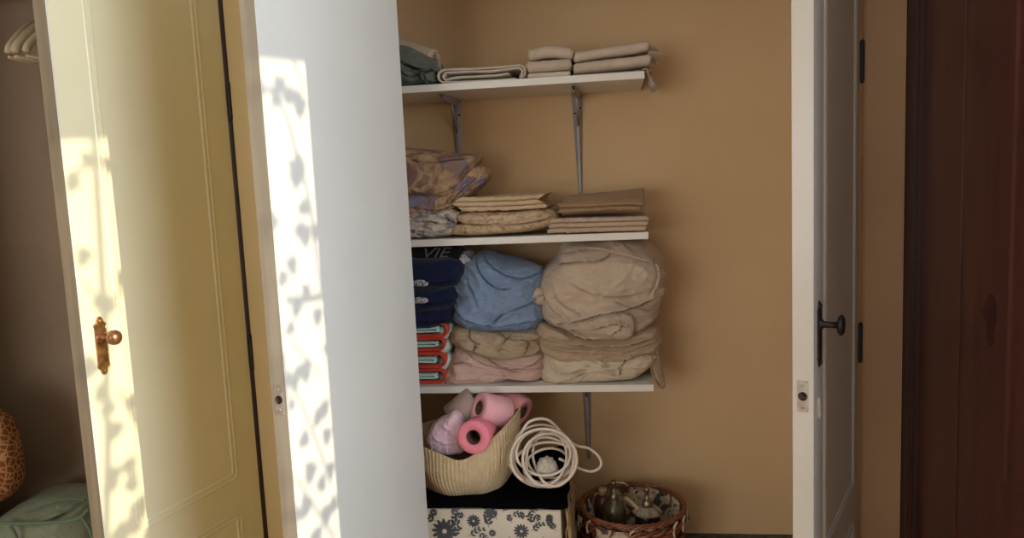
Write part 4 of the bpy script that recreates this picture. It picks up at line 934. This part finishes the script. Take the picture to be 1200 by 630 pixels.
# ------------------------------------------------------------------ vine outside the window (its shadow falls on the doors)
VG = mat('vine_leaf', (0.05, 0.12, 0.03, 1), 0.6)
VX = 2.12
def on_leaf(px_, py_, H, E):
    d = ray(px_, py_); u = (Vector(E)-Vector(H)).normalized(); n = Vector((-u.y, u.x)); H = Vector(H)
    t_ = (H.dot(n))/(d.x*n.x+d.y*n.y); return EYE+d*t_
def toV(px_, py_, door):
    H, E = ((-0.520, 1.947), (-0.651, 1.415)) if door == 2 else ((-0.994, 1.947), (-1.112, 1.46))
    p = on_leaf(px_, py_, H, E); return p+SUN*((VX-p.x)/SUN.x)
t = thing('climbing_vine', None, 'plant', (VX, 0.5, 0)); t['label'] = 'green climbing vine growing outside the window, seen only as leaf shadows on the doors'
bm = bmesh.new(); lf = bmesh.new(); rv = random.Random(5)
def stem(P, door, r=0.004): tube(bm, spline([toV(a, b, door) for a, b in P], 4), r, 6)
def vleaf(px_, py_, ang, l, door, wd=0.55):
    c = toV(px_, py_, door); ca, sa = math.cos(ang), math.sin(ang)
    pts = [(0, 0), (.12, .5), (.30, .62), (.42, .38), (.7, .45), (.85, .2), (1.1, 0), (.85, -.2), (.7, -.45), (.42, -.38), (.30, -.62), (.12, -.5)]
    tl = rv.uniform(-.3, .3)
    V = [lf.verts.new((c.x+(u*tl)*l*.5, c.y+(ca*u-sa*v*wd*1.6)*l, c.z+(sa*u+ca*v*wd*1.6)*l)) for u, v in pts]; lf.faces.new(V)
stem([(336, 60), (345, 74), (352, 92), (356, 108)], 2, .003); stem([(322, 112), (328, 122), (338, 142), (345, 172), (350, 190), (358, 215), (365, 250), (372, 305), (378, 350)], 2, .0045)
stem([(300, 108), (325, 104), (352, 110)], 2, .006); stem([(336, 352), (360, 350), (384, 346)], 2, .008)
stem([(343, 448), (356, 480), (372, 520), (388, 566)], 2, .004); stem([(340, 400), (360, 420), (375, 440)], 2, .003); stem([(348, 560), (366, 590), (392, 630)], 2, .004)
for a in ((352, 112, 4.5, .06), (344, 110, 3.4, .05), (334, 104, 2.6, .05), (326, 108, 4.0, .045), (349, 187, 4.4, .075), (353, 182, 3.9, .05), (362, 240, 3.4, .05), (348, 262, 5.2, .05), (357, 262, 4.6, .06), (372, 262, 4.2, .05), (340, 300, 4.9, .05), (335, 318, 4.0, .045),
          (350, 350, 4.2, .05), (362, 346, 2.2, .04), (372, 360, 4.6, .05), (357, 422, 4.7, .06), (354, 432, 3.6, .045), (350, 450, 2.6, .05), (380, 468, 4.7, .05), (376, 480, 3.8, .05), (384, 500, 4.4, .05), (362, 508, 3.5, .05), (366, 540, 4.2, .06), (374, 560, 5.2, .05), (362, 580, 4.1, .06), (384, 590, 4.4, .06), (352, 596, 3.6, .05), (392, 600, 1.6, .05), (370, 618, 4.7, .06), (345, 380, 3.5, .04), (383, 400, 4.6, .04), (388, 540, 4.4, .05), (346, 470, 3.4, .035)):
    vleaf(a[0], a[1], a[2], a[3]*0.8, 2)
stem([(84, 206), (98, 196), (112, 190), (132, 186)], 1, .006); stem([(138, 455), (150, 480), (166, 505)], 1, .005); stem([(96, 330), (118, 348), (148, 342)], 1, .004)
for a in ((90, 204, 4.0, .05), (108, 192, 2.4, .04), (126, 186, 4.7, .04), (102, 290, 4.2, .05), (114, 345, 5.0, .05), (148, 335, 2.0, .05), (132, 350, 4.2, .04), (112, 420, 3.8, .06), (124, 450, 4.0, .05), (134, 470, 3.6, .05), (152, 462, 5.0, .05), (160, 480, 5.2, .04), (140, 492, 4.2, .05), (134, 545, 4.4, .06), (150, 536, 4.8, .05), (150, 560, 5.2, .05), (136, 560, 3.6, .05), (158, 600, 4.6, .06), (150, 616, 3.4, .06), (140, 626, 4.2, .05), (172, 590, 3.0, .06)):
    vleaf(a[0], a[1], a[2], a[3]*0.9, 1)
tube(bm, spline([(VX, .1, 0), (VX+.01, .15, .9), (VX, .3, 1.7), (VX, .36, 2.5)], 5), 0.010, 8)
v1 = link('stem', bm, VG); local(v1, t); v2 = link('foliage', lf, VG, smooth=False); v2['kind'] = 'stuff'; local(v2, t); md = v2.modifiers.new('thick', 'SOLIDIFY'); md.thickness = 0.0015
